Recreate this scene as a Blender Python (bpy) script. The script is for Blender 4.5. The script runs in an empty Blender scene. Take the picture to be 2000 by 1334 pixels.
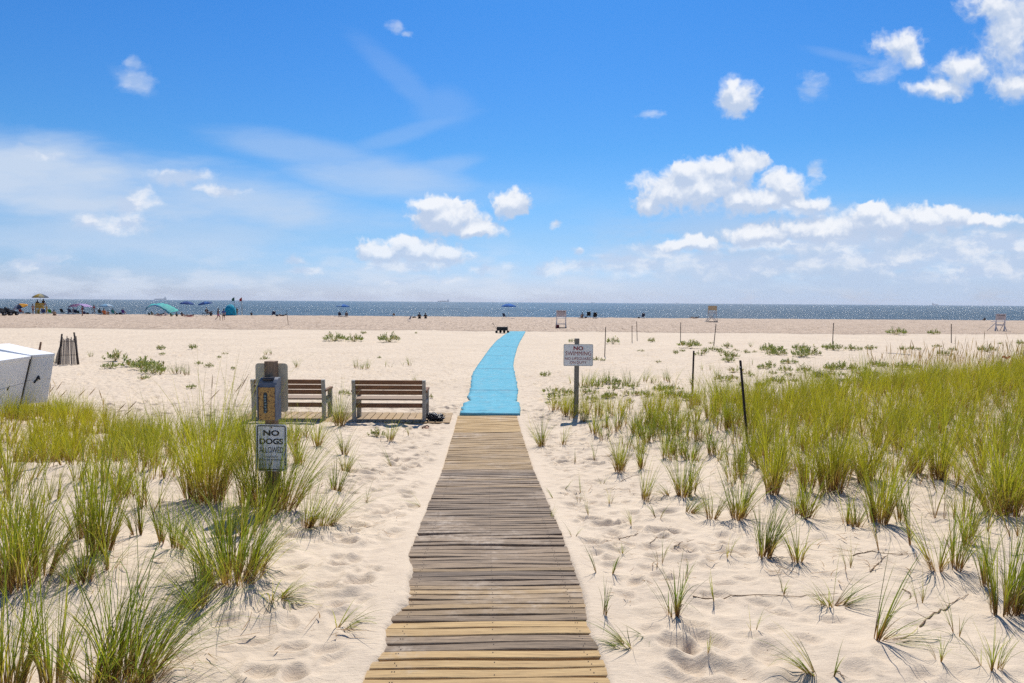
import bpy, math, random
import numpy as np
from mathutils import Vector, Matrix, Euler

random.seed(7)
RNG = np.random.default_rng(11)
scene = bpy.context.scene
COL = scene.collection
R = math.radians
PI = math.pi

# ------------------------------------------------------------------ camera
H = 2.45
F_PX = 1333.0
PITCH = math.atan(77.0 / F_PX)
ROLL = R(0.40)
fwd = Vector((0, math.cos(PITCH), -math.sin(PITCH)))
up0 = Vector((0, math.sin(PITCH), math.cos(PITCH)))
rt0 = Vector((1, 0, 0))
rt = rt0 * math.cos(ROLL) + up0 * math.sin(ROLL)
upv = up0 * math.cos(ROLL) - rt0 * math.sin(ROLL)
cam_d = bpy.data.cameras.new("camera")
cam = bpy.data.objects.new("camera", cam_d)
COL.objects.link(cam)
m = Matrix((rt, upv, -fwd)).transposed().to_4x4()
m.translation = (0, 0, H)
cam.matrix_world = m
cam_d.sensor_width = 36.0
cam_d.lens = 36.0 * F_PX / 2000.0
cam_d.clip_start = 0.05
cam_d.clip_end = 60000
scene.camera = cam


def ray(px, py):
    return fwd + rt * ((px - 1000.0) / F_PX) + upv * ((667.0 - py) / F_PX)


def PY(px, py, y):
    d = ray(px, py)
    t = y / d.y
    return Vector((d.x * t, y, H + d.z * t))


# ------------------------------------------------------------------ noise
def _hash(ix, iy, seed):
    n = np.sin(ix * 127.1 + iy * 311.7 + seed * 74.7) * 43758.5453
    return n - np.floor(n)


def vnoise(x, y, seed=0.0):
    ix = np.floor(x); iy = np.floor(y)
    fx = x - ix; fy = y - iy
    fx = fx * fx * (3 - 2 * fx); fy = fy * fy * (3 - 2 * fy)
    a = _hash(ix, iy, seed); b = _hash(ix + 1, iy, seed)
    c = _hash(ix, iy + 1, seed); d = _hash(ix + 1, iy + 1, seed)
    return (a + (b - a) * fx) + ((c + (d - c) * fx) - (a + (b - a) * fx)) * fy


def fbm(x, y, seed=0.0, octs=4):
    s = 0.0; a = 0.5; f = 1.0; tot = 0.0
    for i in range(octs):
        s = s + a * vnoise(x * f + i * 17.3, y * f - i * 9.1, seed + i)
        tot += a; a *= 0.5; f *= 2.03
    return s / tot - 0.5


def sstep(a, b, x):
    t = np.clip((x - a) / (b - a), 0, 1)
    return t * t * (3 - 2 * t)


# ------------------------------------------------------------------ terrain
BY = np.array([-6, 0, 3.5, 4.5, 5.65, 6.6, 7.64, 8.6, 9.56, 11.0, 13.0, 15.0, 200.0])
BZ = np.array([.75, .64, .565, .53, .44, .36, .27, .185, .10, .045, 0.0, 0.0, 0.0])


def base(y):
    return np.interp(y, BY, BZ)


def path_x(y):
    return -0.098 - 0.0382 * (y - 3.51)


HALF = 0.63
PATH_END = 14.55
# box-side hummock, little sand drifts: (x, y, height, radius x, radius y)
BUMPS = [(-10.2, 11.2, 0.42, 2.6, 1.6), (-21.6, 25.0, 0.25, 1.6, 1.1), (9.0, 11.0, 0.22, 4.0, 3.0),
         (4.6, 5.2, 0.10, 1.4, .8), (-2.6, 4.6, 0.07, 1.0, .6), (6.2, 8.6, .12, 1.5, 1.2), (-5.5, 7.6, .12, 1.6, 1.0),
         (1.9, 3.4, .05, .9, .5), (13, 14.5, .62, 5.5, 3), (-8.6, 10.3, .22, 1.8, 1.0)]


def macro(x, y):
    b = base(y)
    pr = np.interp(y, [-6, 3, 6, 9, 13, 16, 19, 24], [.70, .60, .52, .47, .42, .30, .12, 0.0])
    pl = np.interp(y, [-6, 3, 5, 7, 9, 11, 14], [.72, .62, .58, .50, .34, .16, 0.0])
    dx = x - path_x(np.minimum(y, 20))
    wr = sstep(0.9, 4.2, dx + 0 * y)
    wl = sstep(0.8, 3.2, -dx)
    z = b + (np.maximum(pr, b) - b) * wr + (np.maximum(pl, b) - b) * wl
    for (bx, by, bh, rx, ry) in BUMPS:
        z = z + bh * np.exp(-((x - bx) / rx) ** 2 - ((y - by) / ry) ** 2)
    dune = np.maximum(wr * sstep(24, 14, y), wl * sstep(14, 10, y)) * sstep(0.8, 2.2, np.abs(dx))
    z = z + dune * 0.16 * fbm(x * 0.55, y * 0.7, 3.0, 3)
    z = z + 0.10 * fbm(x * 0.11, y * 0.11, 9.0, 2) * sstep(14, 25, y) * sstep(112, 100, y)
    # shore: crest then down under the water
    z = np.where(y > 112, z - 0.16 * (y - 112) ** 1.0 * sstep(112, 116, y), z)
    return z


def worley_pits(x, y, s, seed, rr=0.36):
    ix = np.floor(x / s); iy = np.floor(y / s)
    out = np.zeros_like(x)
    for ox in (-1, 0, 1):
        for oy in (-1, 0, 1):
            cx = ix + ox; cy = iy + oy
            jx = _hash(cx, cy, seed); jy = _hash(cx, cy, seed + 5.0)
            a = _hash(cx, cy, seed + 9.0) * PI
            k = _hash(cx, cy, seed + 13.0)
            dx = x / s - (cx + jx); dy = y / s - (cy + jy)
            u = dx * np.cos(a) + dy * np.sin(a); v = -dx * np.sin(a) + dy * np.cos(a)
            d = np.sqrt((u / 1.25) ** 2 + (v / 0.8) ** 2) / rr
            pit = -sstep(1.15, 0.2, d) + 0.5 * np.exp(-((d - 1.2) / 0.26) ** 2)
            out += pit * np.clip(k * 1.6 - 0.25, 0, 1)
    return out


def micro(x, y):
    dx = x - path_x(np.minimum(y, 30))
    ad = np.abs(dx)
    near = sstep(40, 12, y)
    wx = x + 0.10 * fbm(x * 2.2, y * 2.2, 21., 2); wy = y + 0.10 * fbm(x * 2.2 + 9, y * 2.2, 23., 2)
    foot = worley_pits(wx, wy, 0.33, 1.0)
    foot2 = worley_pits(wx * 1.0 + 3.1, wy, 0.21, 31.0)
    tr = sstep(3.0, 1.3, ad) * sstep(0.60, 0.85, ad)
    beach = sstep(12.5, 15.5, y)
    veg = sstep(1.6, 3.4, ad) * (1 - beach)
    amp = 0.036 * tr * (1 - beach) + 0.042 * beach * sstep(130, 60, y) + 0.017 * veg
    mod = np.clip(0.75 + 2.6 * fbm(x * 1.1 + 4, y * 1.1, 91., 2), 0.12, 1.6)
    foot3 = worley_pits(wx + 1.7, wy + .6, 0.62, 57.0, .30)
    z = foot * amp * mod + foot2 * amp * 0.75 + foot3 * amp * .35 + amp * .8 * fbm(x * 7, y * 7, 93., 3)
    rip = fbm(x * 3.0, y * 5.0, 41., 4)
    z = z + rip * (0.022 * veg + 0.018 * (1 - veg)) * sstep(0.6, 0.9, ad)
    # raked, trampled band near the water
    edge = 57 + 2.5 * fbm(x * 0.05, y * 0, 51., 2) * 2
    rough = sstep(-0.6, 1.2, y - edge)
    z = z + rough * (0.10 * fbm(x * 0.8, y * 0.35, 61., 4) + 0.04 * foot)
    # small sand tails around tufts
    return z


def ground_z(x, y):
    """full height of the sand sheet"""
    x = np.asarray(x, float); y = np.asarray(y, float)
    z = macro(x, y) + micro(x, y)
    dx = x - path_x(y)
    ad = np.abs(dx)
    on = (y < PATH_END + 0.1)
    spill_l = (0.02 + 0.26 * np.clip(fbm(y * 2.6, y * 0 + 3, 71., 2) + 0.35, 0, 1)) * sstep(5.3, 4.1, y) * sstep(3.3, 3.85, y) + 0.008
    spill_r = (0.01 + 0.07 * np.clip(fbm(y * 2.3, y * 0 + 8, 73., 3) + 0.4, 0, 1)) * sstep(4.6, 3.8, y) + 0.012
    sp = np.where(dx < 0, spill_l, spill_r)
    sp = sp + 0.10 * fbm(x * 14, y * 14, 77., 3) * np.clip(sp * 6, 0, 1)
    e = HALF - sp
    p = base(y)
    zin = p - 0.055
    zrim = p + 0.012 + 0.012 * np.clip(sp * 6, 0, 1)
    inside = zin + (zrim - zin) * sstep(e - 0.05, e + 0.03, ad)
    k = sstep(HALF - 0.02, HALF + 0.30, ad)
    zz = inside * (1 - k) + z * k
    return np.where(on, zz, np.where((ad < 1.2) & (y < PATH_END + 2), z * 1.0, z))


def gz(x, y):
    return float(ground_z(np.array([x]), np.array([y]))[0])


_TS = np.concatenate([np.linspace(1.5, 30, 900), np.geomspace(30.05, 140, 900)])


def P(px, py, full=True):
    """the point of the smooth ground seen at a pixel of the photograph"""
    d = ray(px, py)
    t = _TS / d.y
    x = d.x * t; y = d.y * t; z = H + d.z * t
    g = macro(x, y)
    below = np.nonzero(z < g)[0]
    if len(below) == 0:
        i = len(t) - 1
    else:
        i = below[0]
    if i > 0 and len(below):
        f0 = z[i - 1] - g[i - 1]; f1 = g[i] - z[i]
        k = f0 / (f0 + f1 + 1e-9)
        xx = x[i - 1] + (x[i] - x[i - 1]) * k; yy = y[i - 1] + (y[i] - y[i - 1]) * k
    else:
        xx, yy = x[i], y[i]
    if yy > 110.5:
        xx = d.x / d.y * 110.5; yy = 110.5
    return Vector((xx, yy, gz(xx, yy) if full else float(macro(np.array([xx]), np.array([yy]))[0])))


# ------------------------------------------------------------------ materials
class NT:
    def __init__(s, name, world=False):
        if world:
            s.nt = world.node_tree
        else:
            s.mat = bpy.data.materials.new(name)
            s.mat.use_nodes = True
            s.nt = s.mat.node_tree
        s.nt.nodes.clear()

    def n(s, typ, ins=None, **kw):
        nd = s.nt.nodes.new(typ)
        for k, v in kw.items():
            setattr(nd, k, v)
        for k, v in (ins or {}).items():
            s.set(nd, k, v)
        return nd

    def set(s, nd, k, v):
        sock = nd.inputs[k]
        if isinstance(v, bpy.types.NodeSocket):
            s.nt.links.new(v, sock)
        elif isinstance(v, bpy.types.Node):
            s.nt.links.new(v.outputs[0], sock)
        else:
            sock.default_value = v

    def math(s, op, a, b=0.0, c=None, clamp=False):
        nd = s.n('ShaderNodeMath', operation=op, use_clamp=clamp)
        s.set(nd, 0, a); s.set(nd, 1, b)
        if c is not None: s.set(nd, 2, c)
        return nd.outputs[0]

    def vmath(s, op, a, b=None, c=None):
        nd = s.n('ShaderNodeVectorMath', operation=op)
        s.set(nd, 0, a)
        if b is not None: s.set(nd, 1, b)
        if c is not None: s.set(nd, 2, c)
        return nd.outputs['Value'] if op in ('LENGTH', 'DOT_PRODUCT') else nd.outputs[0]

    def mix(s, f, a, b, mode='MIX'):
        nd = s.n('ShaderNodeMix', data_type='RGBA', blend_type=mode)
        s.set(nd, 'Factor', f)
        for k, v in ((6, a), (7, b)):
            if not isinstance(v, (bpy.types.NodeSocket, bpy.types.Node)) and len(v) == 3: v = (*v, 1)
            s.set(nd, k, v)
        return nd.outputs[2]

    def noise(s, vec, scale, detail=2.0, rough=0.5, dist=0.0):
        return s.n('ShaderNodeTexNoise', {'Vector': vec, 'Scale': scale, 'Detail': detail, 'Roughness': rough, 'Distortion': dist}).outputs[0]

    def map(s, v, a, b, c=0.0, d=1.0, smooth=False):
        nd = s.n('ShaderNodeMapRange', {'Value': v, 'From Min': a, 'From Max': b, 'To Min': c, 'To Max': d})
        nd.interpolation_type = 'SMOOTHSTEP' if smooth else 'LINEAR'
        return nd.outputs[0]

    def scale(s, vec, xyz, loc=(0, 0, 0)):
        return s.n('ShaderNodeMapping', {'Vector': vec, 'Scale': xyz, 'Location': loc}).outputs[0]

    def obj(s):
        return s.n('ShaderNodeTexCoord').outputs['Object']

    def attr(s, name):
        return s.n('ShaderNodeAttribute', attribute_name=name)

    def bump(s, h, dist, strength=1.0, normal=None):
        nd = s.n('ShaderNodeBump', {'Height': h, 'Distance': dist, 'Strength': strength})
        if normal is not None: s.set(nd, 'Normal', normal)
        return nd.outputs[0]

    def out(s, sh):
        o = s.n('ShaderNodeOutputMaterial')
        s.set(o, 'Surface', sh)
        return s.mat

    def pbr(s, col, rough=0.6, **kw):
        ins = {'Roughness': rough}
        for k, v in kw.items(): ins[k.replace('_', ' ')] = v
        if not isinstance(col, (bpy.types.NodeSocket, bpy.types.Node)) and len(col) == 3: col = (*col, 1)
        ins['Base Color'] = col
        return s.n('ShaderNodeBsdfPrincipled', ins)


_MC = {}


def paint(col, rough=0.55, metal=0.0, var=0.25, scale=9.0, name='paint', bump=0.0015, dirt=None):
    """plain coloured surface with mottling and a little relief"""
    key = (tuple(round(c, 3) for c in col), rough, metal, var, scale, name)
    if key in _MC: return _MC[key]
    t = NT(name)
    oc = t.obj()
    n1 = t.noise(oc, scale, 4, 0.6)
    n2 = t.noise(oc, scale * 6, 3, 0.6)
    c2 = tuple(c * (1 - var) for c in col)
    c = t.mix(t.map(n1, 0.35, 0.7), col, c2)
    if dirt:
        c = t.mix(t.map(n2, 0.56, 0.68), c, dirt)
    b = t.pbr(c, rough, Metallic=metal, Normal=t.bump(n2, bump))
    _MC[key] = t.out(b)
    return _MC[key]


def cloth(col, name='fabric', trans=0.25):
    key = ('cloth', tuple(round(c, 3) for c in col), name)
    if key in _MC: return _MC[key]
    t = NT(name)
    oc = t.obj()
    n1 = t.noise(oc, 7, 3, 0.6)
    c = t.mix(t.map(n1, 0.3, 0.7), col, tuple(x * 0.7 for x in col))
    b = t.pbr(c, 0.85, Normal=t.bump(n1, 0.02))
    tr = t.n('ShaderNodeBsdfTranslucent', {'Color': c})
    mx = t.n('ShaderNodeMixShader', {0: trans})
    t.nt.links.new(b.outputs[0], mx.inputs[1]); t.nt.links.new(tr.outputs[0], mx.inputs[2])
    _MC[key] = t.out(mx)
    return _MC[key]


def wood(c1, c2, name='wood', axis=0, gscale=1.0, rough=0.8, cracks=0.6):
    key = ('wood', c1, c2, name, axis, gscale)
    if key in _MC: return _MC[key]
    t = NT(name)
    oc = t.obj()
    sc = [14 * gscale] * 3
    sc[axis] = 0.9 * gscale
    v = t.scale(oc, sc)
    n1 = t.noise(v, 3.0, 5, 0.65, 0.4)
    sc2 = [60 * gscale] * 3; sc2[axis] = 1.6 * gscale
    n2 = t.noise(t.scale(oc, sc2), 2.0, 3, 0.6)
    c = t.mix(t.map(n1, 0.3, 0.7), c1, c2)
    c = t.mix(t.math('MULTIPLY', t.map(n2, 0.60, 0.72), cracks), c, tuple(x * 0.3 for x in c2))
    b = t.pbr(c, rough, Normal=t.bump(n2, 0.003))
    _MC[key] = t.out(b)
    return _MC[key]


def sand_mat():
    t = NT('dry_sand')
    oc = t.obj()
    nl = t.noise(oc, 0.35, 4, 0.6)
    nm = t.noise(oc, 5.0, 4, 0.65)
    nf = t.noise(oc, 160.0, 2, 0.7)
    nff = t.noise(oc, 700.0, 2, 0.7)
    c = t.mix(t.map(nl, 0.3, 0.7), (0.715, 0.585, 0.432), (0.630, 0.510, 0.375))
    c = t.mix(t.math('MULTIPLY', t.map(nm, 0.45, 0.75), 0.45), c, (0.510, 0.408, 0.308))
    c = t.mix(t.math('MULTIPLY', t.map(nff, 0.47, 0.70), 0.50), c, (0.36, 0.275, 0.20))
    nst = t.noise(t.scale(oc, (6, 22, 1)), 1.6, 5, 0.75)
    c = t.mix(t.math('MULTIPLY', t.map(nst, 0.50, 0.68), 0.26), c, (0.40, 0.30, 0.20))
    # dark shell and stem specks
    vor = t.n('ShaderNodeTexVoronoi', {'Vector': oc, 'Scale': 7.0, 'Randomness': 1.0})
    sp = t.math('LESS_THAN', vor.outputs['Distance'], 0.035)
    rnd = t.n('ShaderNodeSeparateColor', {0: vor.outputs['Color']}).outputs[0]
    sp = t.math('MULTIPLY', sp, t.math('GREATER_THAN', rnd, 0.62))
    c = t.mix(t.math('MULTIPLY', sp, 0.8), c, (0.14, 0.09, 0.055))
    # trampled band by the water: damper, pebbly, a shade browner
    sep = t.n('ShaderNodeSeparateXYZ', {0: oc})
    edge = t.math('ADD', sep.outputs[1], t.math('MULTIPLY', t.noise(t.scale(oc, (0.08, 0.02, 1)), 2.0, 3, 0.6), -7.0))
    band = t.map(edge, 52.8, 54.6, 0, 1, True)
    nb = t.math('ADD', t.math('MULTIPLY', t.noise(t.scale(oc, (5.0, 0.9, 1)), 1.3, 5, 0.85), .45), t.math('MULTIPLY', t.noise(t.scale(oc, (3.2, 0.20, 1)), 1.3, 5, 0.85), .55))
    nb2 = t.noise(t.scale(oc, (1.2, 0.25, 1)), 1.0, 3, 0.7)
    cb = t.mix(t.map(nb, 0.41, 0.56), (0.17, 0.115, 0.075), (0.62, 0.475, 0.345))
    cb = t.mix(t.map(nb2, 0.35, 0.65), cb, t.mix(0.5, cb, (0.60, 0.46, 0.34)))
    # dark line of seaweed crumbs where the band begins
    ln = t.math('MULTIPLY', t.map(t.math('ABSOLUTE', t.math('SUBTRACT', edge, 54.2)), 0.0, 1.7, 1, 0), t.map(nb, 0.47, 0.58))
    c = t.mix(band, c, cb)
    c = t.mix(t.math('MULTIPLY', ln, 0.65), c, (0.15, 0.105, 0.075))
    # small dents farther out on the beach
    nw = t.noise(t.scale(oc, (3.4, 1.3, 1)), 1.3, 4, 0.7)
    h = t.math('ADD', t.math('MULTIPLY', nf, 0.0030), t.math('MULTIPLY', nff, 0.0012))
    h = t.math('ADD', h, t.math('MULTIPLY', nm, 0.016))
    h = t.math('ADD', h, t.math('MULTIPLY', nst, 0.008))
    far = t.map(sep.outputs[1], 11.0, 22.0)
    h = t.math('ADD', h, t.math('MULTIPLY', t.math('MULTIPLY', nw, far), 0.095))
    h = t.math('ADD', h, t.math('MULTIPLY', t.math('MULTIPLY', nb, band), 0.17))
    b = t.pbr(c, 0.9, Normal=t.bump(h, 1.0), Specular_IOR_Level=0.25)
    return t.out(b)


def grass_mat():
    t = NT('beach_grass')
    a = t.attr('blade')
    sp = t.n('ShaderNodeSeparateColor', {0: a.outputs['Color']})
    rnd, tt, dead = sp.outputs[0], sp.outputs[1], sp.outputs[2]
    alpha = a.outputs['Alpha']
    g = t.n('ShaderNodeValToRGB', {0: rnd})
    el = g.color_ramp.elements
    el[0].position = 0.0; el[0].color = (0.050, 0.085, 0.012, 1)
    el[1].position = 1.0; el[1].color = (0.46, 0.39, 0.060, 1)
    for p, c in ((0.35, (0.145, 0.215, 0.020, 1)), (0.7, (0.345, 0.375, 0.030, 1))):
        e = el.new(p); e.color = c
    c = t.mix(t.math('MULTIPLY', alpha, 0.65), g.outputs[0], (0.50, 0.43, 0.018))
    basec = t.mix(rnd, (0.24, 0.10, 0.04), (0.40, 0.25, 0.09))
    c = t.mix(t.map(tt, 0.06, 0.40, 1, 0, True), c, basec)
    c = t.mix(t.math('MULTIPLY', t.map(tt, 0.82, 1.0), 0.5), c, (0.38, 0.25, 0.09))
    c = t.mix(dead, c, t.mix(rnd, (0.26, 0.15, 0.065), (0.52, 0.38, 0.19)))
    b = t.pbr(c, 0.5, Specular_IOR_Level=0.3)
    tr = t.n('ShaderNodeBsdfTranslucent', {'Color': t.mix(1.0, c, (1.25, 1.25, 0.8), 'MULTIPLY')})
    mx = t.n('ShaderNodeMixShader', {0: 0.42})
    t.nt.links.new(b.outputs[0], mx.inputs[1]); t.nt.links.new(tr.outputs[0], mx.inputs[2])
    return t.out(mx)


def leaf_mat():
    t = NT('sea_rocket_leaf')
    a = t.attr('blade')
    sp = t.n('ShaderNodeSeparateColor', {0: a.outputs['Color']})
    c = t.mix(sp.outputs[0], (0.13, 0.20, 0.03), (0.36, 0.38, 0.07))
    c = t.mix(sp.outputs[2], c, (0.45, 0.30, 0.10))
    b = t.pbr(c, 0.5)
    tr = t.n('ShaderNodeBsdfTranslucent', {'Color': c})
    mx = t.n('ShaderNodeMixShader', {0: 0.3})
    t.nt.links.new(b.outputs[0], mx.inputs[1]); t.nt.links.new(tr.outputs[0], mx.inputs[2])
    return t.out(mx)


M_SAND = sand_mat()
M_GRASS = grass_mat()
M_LEAF = leaf_mat()


# ------------------------------------------------------------------ object helpers
def tag(o, label=None, cat=None, group=None, kind=None):
    if label: o['label'] = label
    if cat: o['category'] = cat
    if group: o['group'] = group
    if kind: o['kind'] = kind
    return o


def empty(name, loc, label, cat, group=None, rz=0.0):
    o = bpy.data.objects.new(name, None)
    COL.objects.link(o)
    o.location = loc
    o.rotation_euler = (0, 0, rz)
    o.empty_display_size = 0.2
    return tag(o, label, cat, group)


def link(name, me, mats=None, parent=None, loc=None, rot=None, scale=None):
    o = bpy.data.objects.new(name, me)
    COL.objects.link(o)
    if mats:
        for mm in (mats if isinstance(mats, (list, tuple)) else [mats]): me.materials.append(mm)
    if parent is not None: o.parent = parent
    if loc is not None: o.location = loc
    if rot is not None: o.rotation_euler = rot
    if scale is not None: o.scale = scale if hasattr(scale, '__len__') else (scale,) * 3
    return o


def copy_tree(o, parent=None):
    c = o.copy()
    COL.objects.link(c)
    c.parent = parent
    for ch in list(o.children):
        copy_tree(ch, c)
    return c


class MB:
    def __init__(s):
        s.v = []; s.f = []; s.mi = []; s.sm = []

    def add(s, vs, fs, mi=0, smooth=False, mat=None):
        k = len(s.v)
        if mat is not None: vs = [mat @ Vector(p) for p in vs]
        s.v += [tuple(p) for p in vs]
        for f in fs:
            s.f.append(tuple(i + k for i in f)); s.mi.append(mi); s.sm.append(smooth)
        return s

    def box(s, c, d, rot=None, mi=0, bev=0.0):
        x, y, z = d[0] / 2, d[1] / 2, d[2] / 2
        b = min(bev, x * 0.45, y * 0.45, z * 0.45)
        M = Matrix.Translation(c)
        if rot is not None: M = M @ (Euler(rot).to_matrix().to_4x4() if not isinstance(rot, Matrix) else rot.to_4x4())
        if b <= 0:
            vs = [(i * x, j * y, k * z) for i in (-1, 1) for j in (-1, 1) for k in (-1, 1)]
            fs = [(0, 1, 3, 2), (4, 6, 7, 5), (0, 4, 5, 1), (2, 3, 7, 6), (0, 2, 6, 4), (1, 5, 7, 3)]
            return s.add(vs, fs, mi, False, M)
        # bevelled: three shells
        import bmesh
        bm = bmesh.new()
        bmesh.ops.create_cube(bm, size=1.0, matrix=Matrix.Diagonal((2 * x, 2 * y, 2 * z, 1)))
        bmesh.ops.bevel(bm, geom=bm.edges[:], offset=b, segments=2, affect='EDGES', profile=0.6)
        bm.verts.index_update()
        vs = [v.co.copy() for v in bm.verts]; fs = [[v.index for v in f.verts] for f in bm.faces]
        bm.free()
        return s.add(vs, fs, mi, False, M)

    def cyl(s, p1, p2, r1, r2=None, n=10, mi=0, cap=True, smooth=True):
        r2 = r1 if r2 is None else r2
        p1 = Vector(p1); p2 = Vector(p2); a = (p2 - p1).normalized()
        u = a.orthogonal().normalized(); w = a.cross(u)
        vs = []
        for p, r in ((p1, r1), (p2, r2)):
            for i in range(n):
                t = 2 * PI * i / n
                vs.append(p + u * (r * math.cos(t)) + w * (r * math.sin(t)))
        fs = [(i, (i + 1) % n, n + (i + 1) % n, n + i) for i in range(n)]
        s.add(vs, fs, mi, smooth)
        if cap:
            k = len(s.v) - 2 * n
            s.f.append(tuple(k + i for i in reversed(range(n)))); s.mi.append(mi); s.sm.append(False)
            s.f.append(tuple(k + n + i for i in range(n))); s.mi.append(mi); s.sm.append(False)
        return s

    def tube(s, pts, r, n=8, mi=0):
        for a, b in zip(pts[:-1], pts[1:]): s.cyl(a, b, r, r, n, mi)
        return s

    def prism(s, poly, y0, y1, mi=0, mat=None):
        """poly: (x,z) outline counter-clockwise seen from -Y; extruded y0..y1"""
        n = len(poly)
        vs = [(p[0], y0, p[1]) for p in poly] + [(p[0], y1, p[1]) for p in poly]
        fs = [tuple(range(n)), tuple(reversed(range(n, 2 * n)))] + [(i, n + i, n + (i + 1) % n, (i + 1) % n) for i in range(n)]
        return s.add(vs, fs, mi, False, mat)

    def ball(s, c, r, n=10, m=7, mi=0):
        c = Vector(c); rr = r if hasattr(r, '__len__') else (r, r, r)
        vs = []
        for j in range(m + 1):
            ph = PI * j / m
            for i in range(n):
                th = 2 * PI * i / n
                vs.append((c.x + rr[0] * math.sin(ph) * math.cos(th), c.y + rr[1] * math.sin(ph) * math.sin(th), c.z + rr[2] * math.cos(ph)))
        fs = [(j * n + i, (j + 1) * n + i, (j + 1) * n + (i + 1) % n, j * n + (i + 1) % n) for j in range(m) for i in range(n)]
        return s.add(vs, fs, mi, True)

    def mesh(s, name):
        me = bpy.data.meshes.new(name)
        me.from_pydata(s.v, [], s.f)
        me.polygons.foreach_set('material_index', s.mi)
        me.polygons.foreach_set('use_smooth', s.sm)
        me.update()
        return me

    def build(s, name, mats, parent=None, loc=None, rot=None):
        return link(name, s.mesh(name), mats, parent, loc, rot)


def rrect(w, h, r, n=5, cx=0, cz=0):
    pts = []
    for (sx, sz, a0) in ((1, -1, -90), (1, 1, 0), (-1, 1, 90), (-1, -1, 180)):
        for i in range(n + 1):
            a = R(a0 + 90 * i / n)
            pts.append((cx + sx * (w / 2 - r) + r * math.cos(a), cz + sz * (h / 2 - r) + r * math.sin(a)))
    return pts


def ring_mesh(w, h, r, t, y, name, mat, parent, cz=0):
    a = rrect(w, h, r, 5, 0, cz); b = rrect(w - 2 * t, h - 2 * t, max(r - t, 0.002), 5, 0, cz)
    n = len(a)
    mb = MB()
    vs = [(p[0], y, p[1]) for p in a] + [(p[0], y, p[1]) for p in b] + [(p[0], y + .0015, p[1]) for p in a] + [(p[0], y + .0015, p[1]) for p in b]
    fs = []
    for i in range(n):
        j = (i + 1) % n
        fs += [(i, j, n + j, n + i), (2 * n + i, 3 * n + i, 3 * n + j, 2 * n + j), (i, 2 * n + i, 2 * n + j, j), (n + i, n + j, 3 * n + j, 3 * n + i)]
    mb.add(vs, fs)
    return mb.build(name, mat, parent)


def text_line(txt, w, h, cx, cz, y, mat, parent, bold=0.0, name='lettering', rot=0.0):
    """raised lettering facing -Y, fitted into a w x h box centred at (cx, cz)"""
    cu = bpy.data.curves.new(name, 'FONT')
    cu.body = txt; cu.size = 1.0; cu.offset = bold; cu.resolution_u = 3; cu.extrude = 0.0
    tmp = bpy.data.objects.new(name, cu)
    COL.objects.link(tmp)
    dg = bpy.context.evaluated_depsgraph_get()
    me = bpy.data.meshes.new_from_object(tmp.evaluated_get(dg))
    bpy.data.objects.remove(tmp)
    co = np.empty(len(me.vertices) * 3); me.vertices.foreach_get('co', co); co = co.reshape(-1, 3)
    lo, hi = co.min(0), co.max(0)
    X = (co[:, 0] - (lo[0] + hi[0]) / 2) * w / (hi[0] - lo[0]) + cx
    Z = (co[:, 1] - (lo[1] + hi[1]) / 2) * h / (hi[1] - lo[1]) + cz
    co2 = np.stack([X, np.full(len(X), y), Z], 1)
    me.vertices.foreach_set('co', co2.ravel())
    me.materials.clear()
    me.update()
    return link(name, me, mat, parent)


def np_mesh(name, V, Fq, attr=None, smooth=True):
    """fast mesh from numpy: V (n,3), Fq (m,4) quads"""
    me = bpy.data.meshes.new(name)
    me.vertices.add(len(V)); me.vertices.foreach_set('co', V.astype(np.float32).ravel())
    m_ = len(Fq); k = Fq.shape[1]
    me.loops.add(m_ * k); me.polygons.add(m_)
    me.loops.foreach_set('vertex_index', Fq.astype(np.int32).ravel())
    me.polygons.foreach_set('loop_start', np.arange(0, m_ * k, k, dtype=np.int32))
    me.polygons.foreach_set('loop_total', np.full(m_, k, dtype=np.int32))
    me.polygons.foreach_set('use_smooth', np.full(m_, smooth))
    me.update(calc_edges=True)
    if attr is not None:
        at = me.attributes.new('blade', 'FLOAT_COLOR', 'POINT')
        at.data.foreach_set('color', attr.astype(np.float32).ravel())
    return me


# ------------------------------------------------------------------ ground sheet
def build_ground():
    y1 = np.arange(-3.0, 2.4, 0.12)
    y2 = np.arange(2.4, 16.0, 0.024)
    y3 = np.geomspace(16.0, 112.0, 420)
    y4 = np.linspace(112.3, 150, 60)
    ys = np.concatenate([y1, y2, y3, y4])
    n = 760
    u = np.linspace(-1, 1, n)
    half = np.sqrt((0.95 * (ys + 1.5)) ** 2 + 3.6 ** 2)
    X = half[:, None] * u[None, :] + path_x(np.clip(ys, -3, 20))[:, None] * (1 - np.abs(u[None, :]))
    Y = np.repeat(ys[:, None], n, 1)
    Z = ground_z(X, Y)
    V = np.stack([X, Y, Z], 2).reshape(-1, 3)
    r, c = len(ys), n
    idx = np.arange(r * c).reshape(r, c)
    Fq = np.stack([idx[:-1, :-1], idx[:-1, 1:], idx[1:, 1:], idx[1:, :-1]], 2).reshape(-1, 4)
    me = np_mesh('sand', V, Fq)
    return tag(link('sand', me, M_SAND), 'pale beach sand with footprints running to the water', kind='structure')


build_ground()


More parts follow.
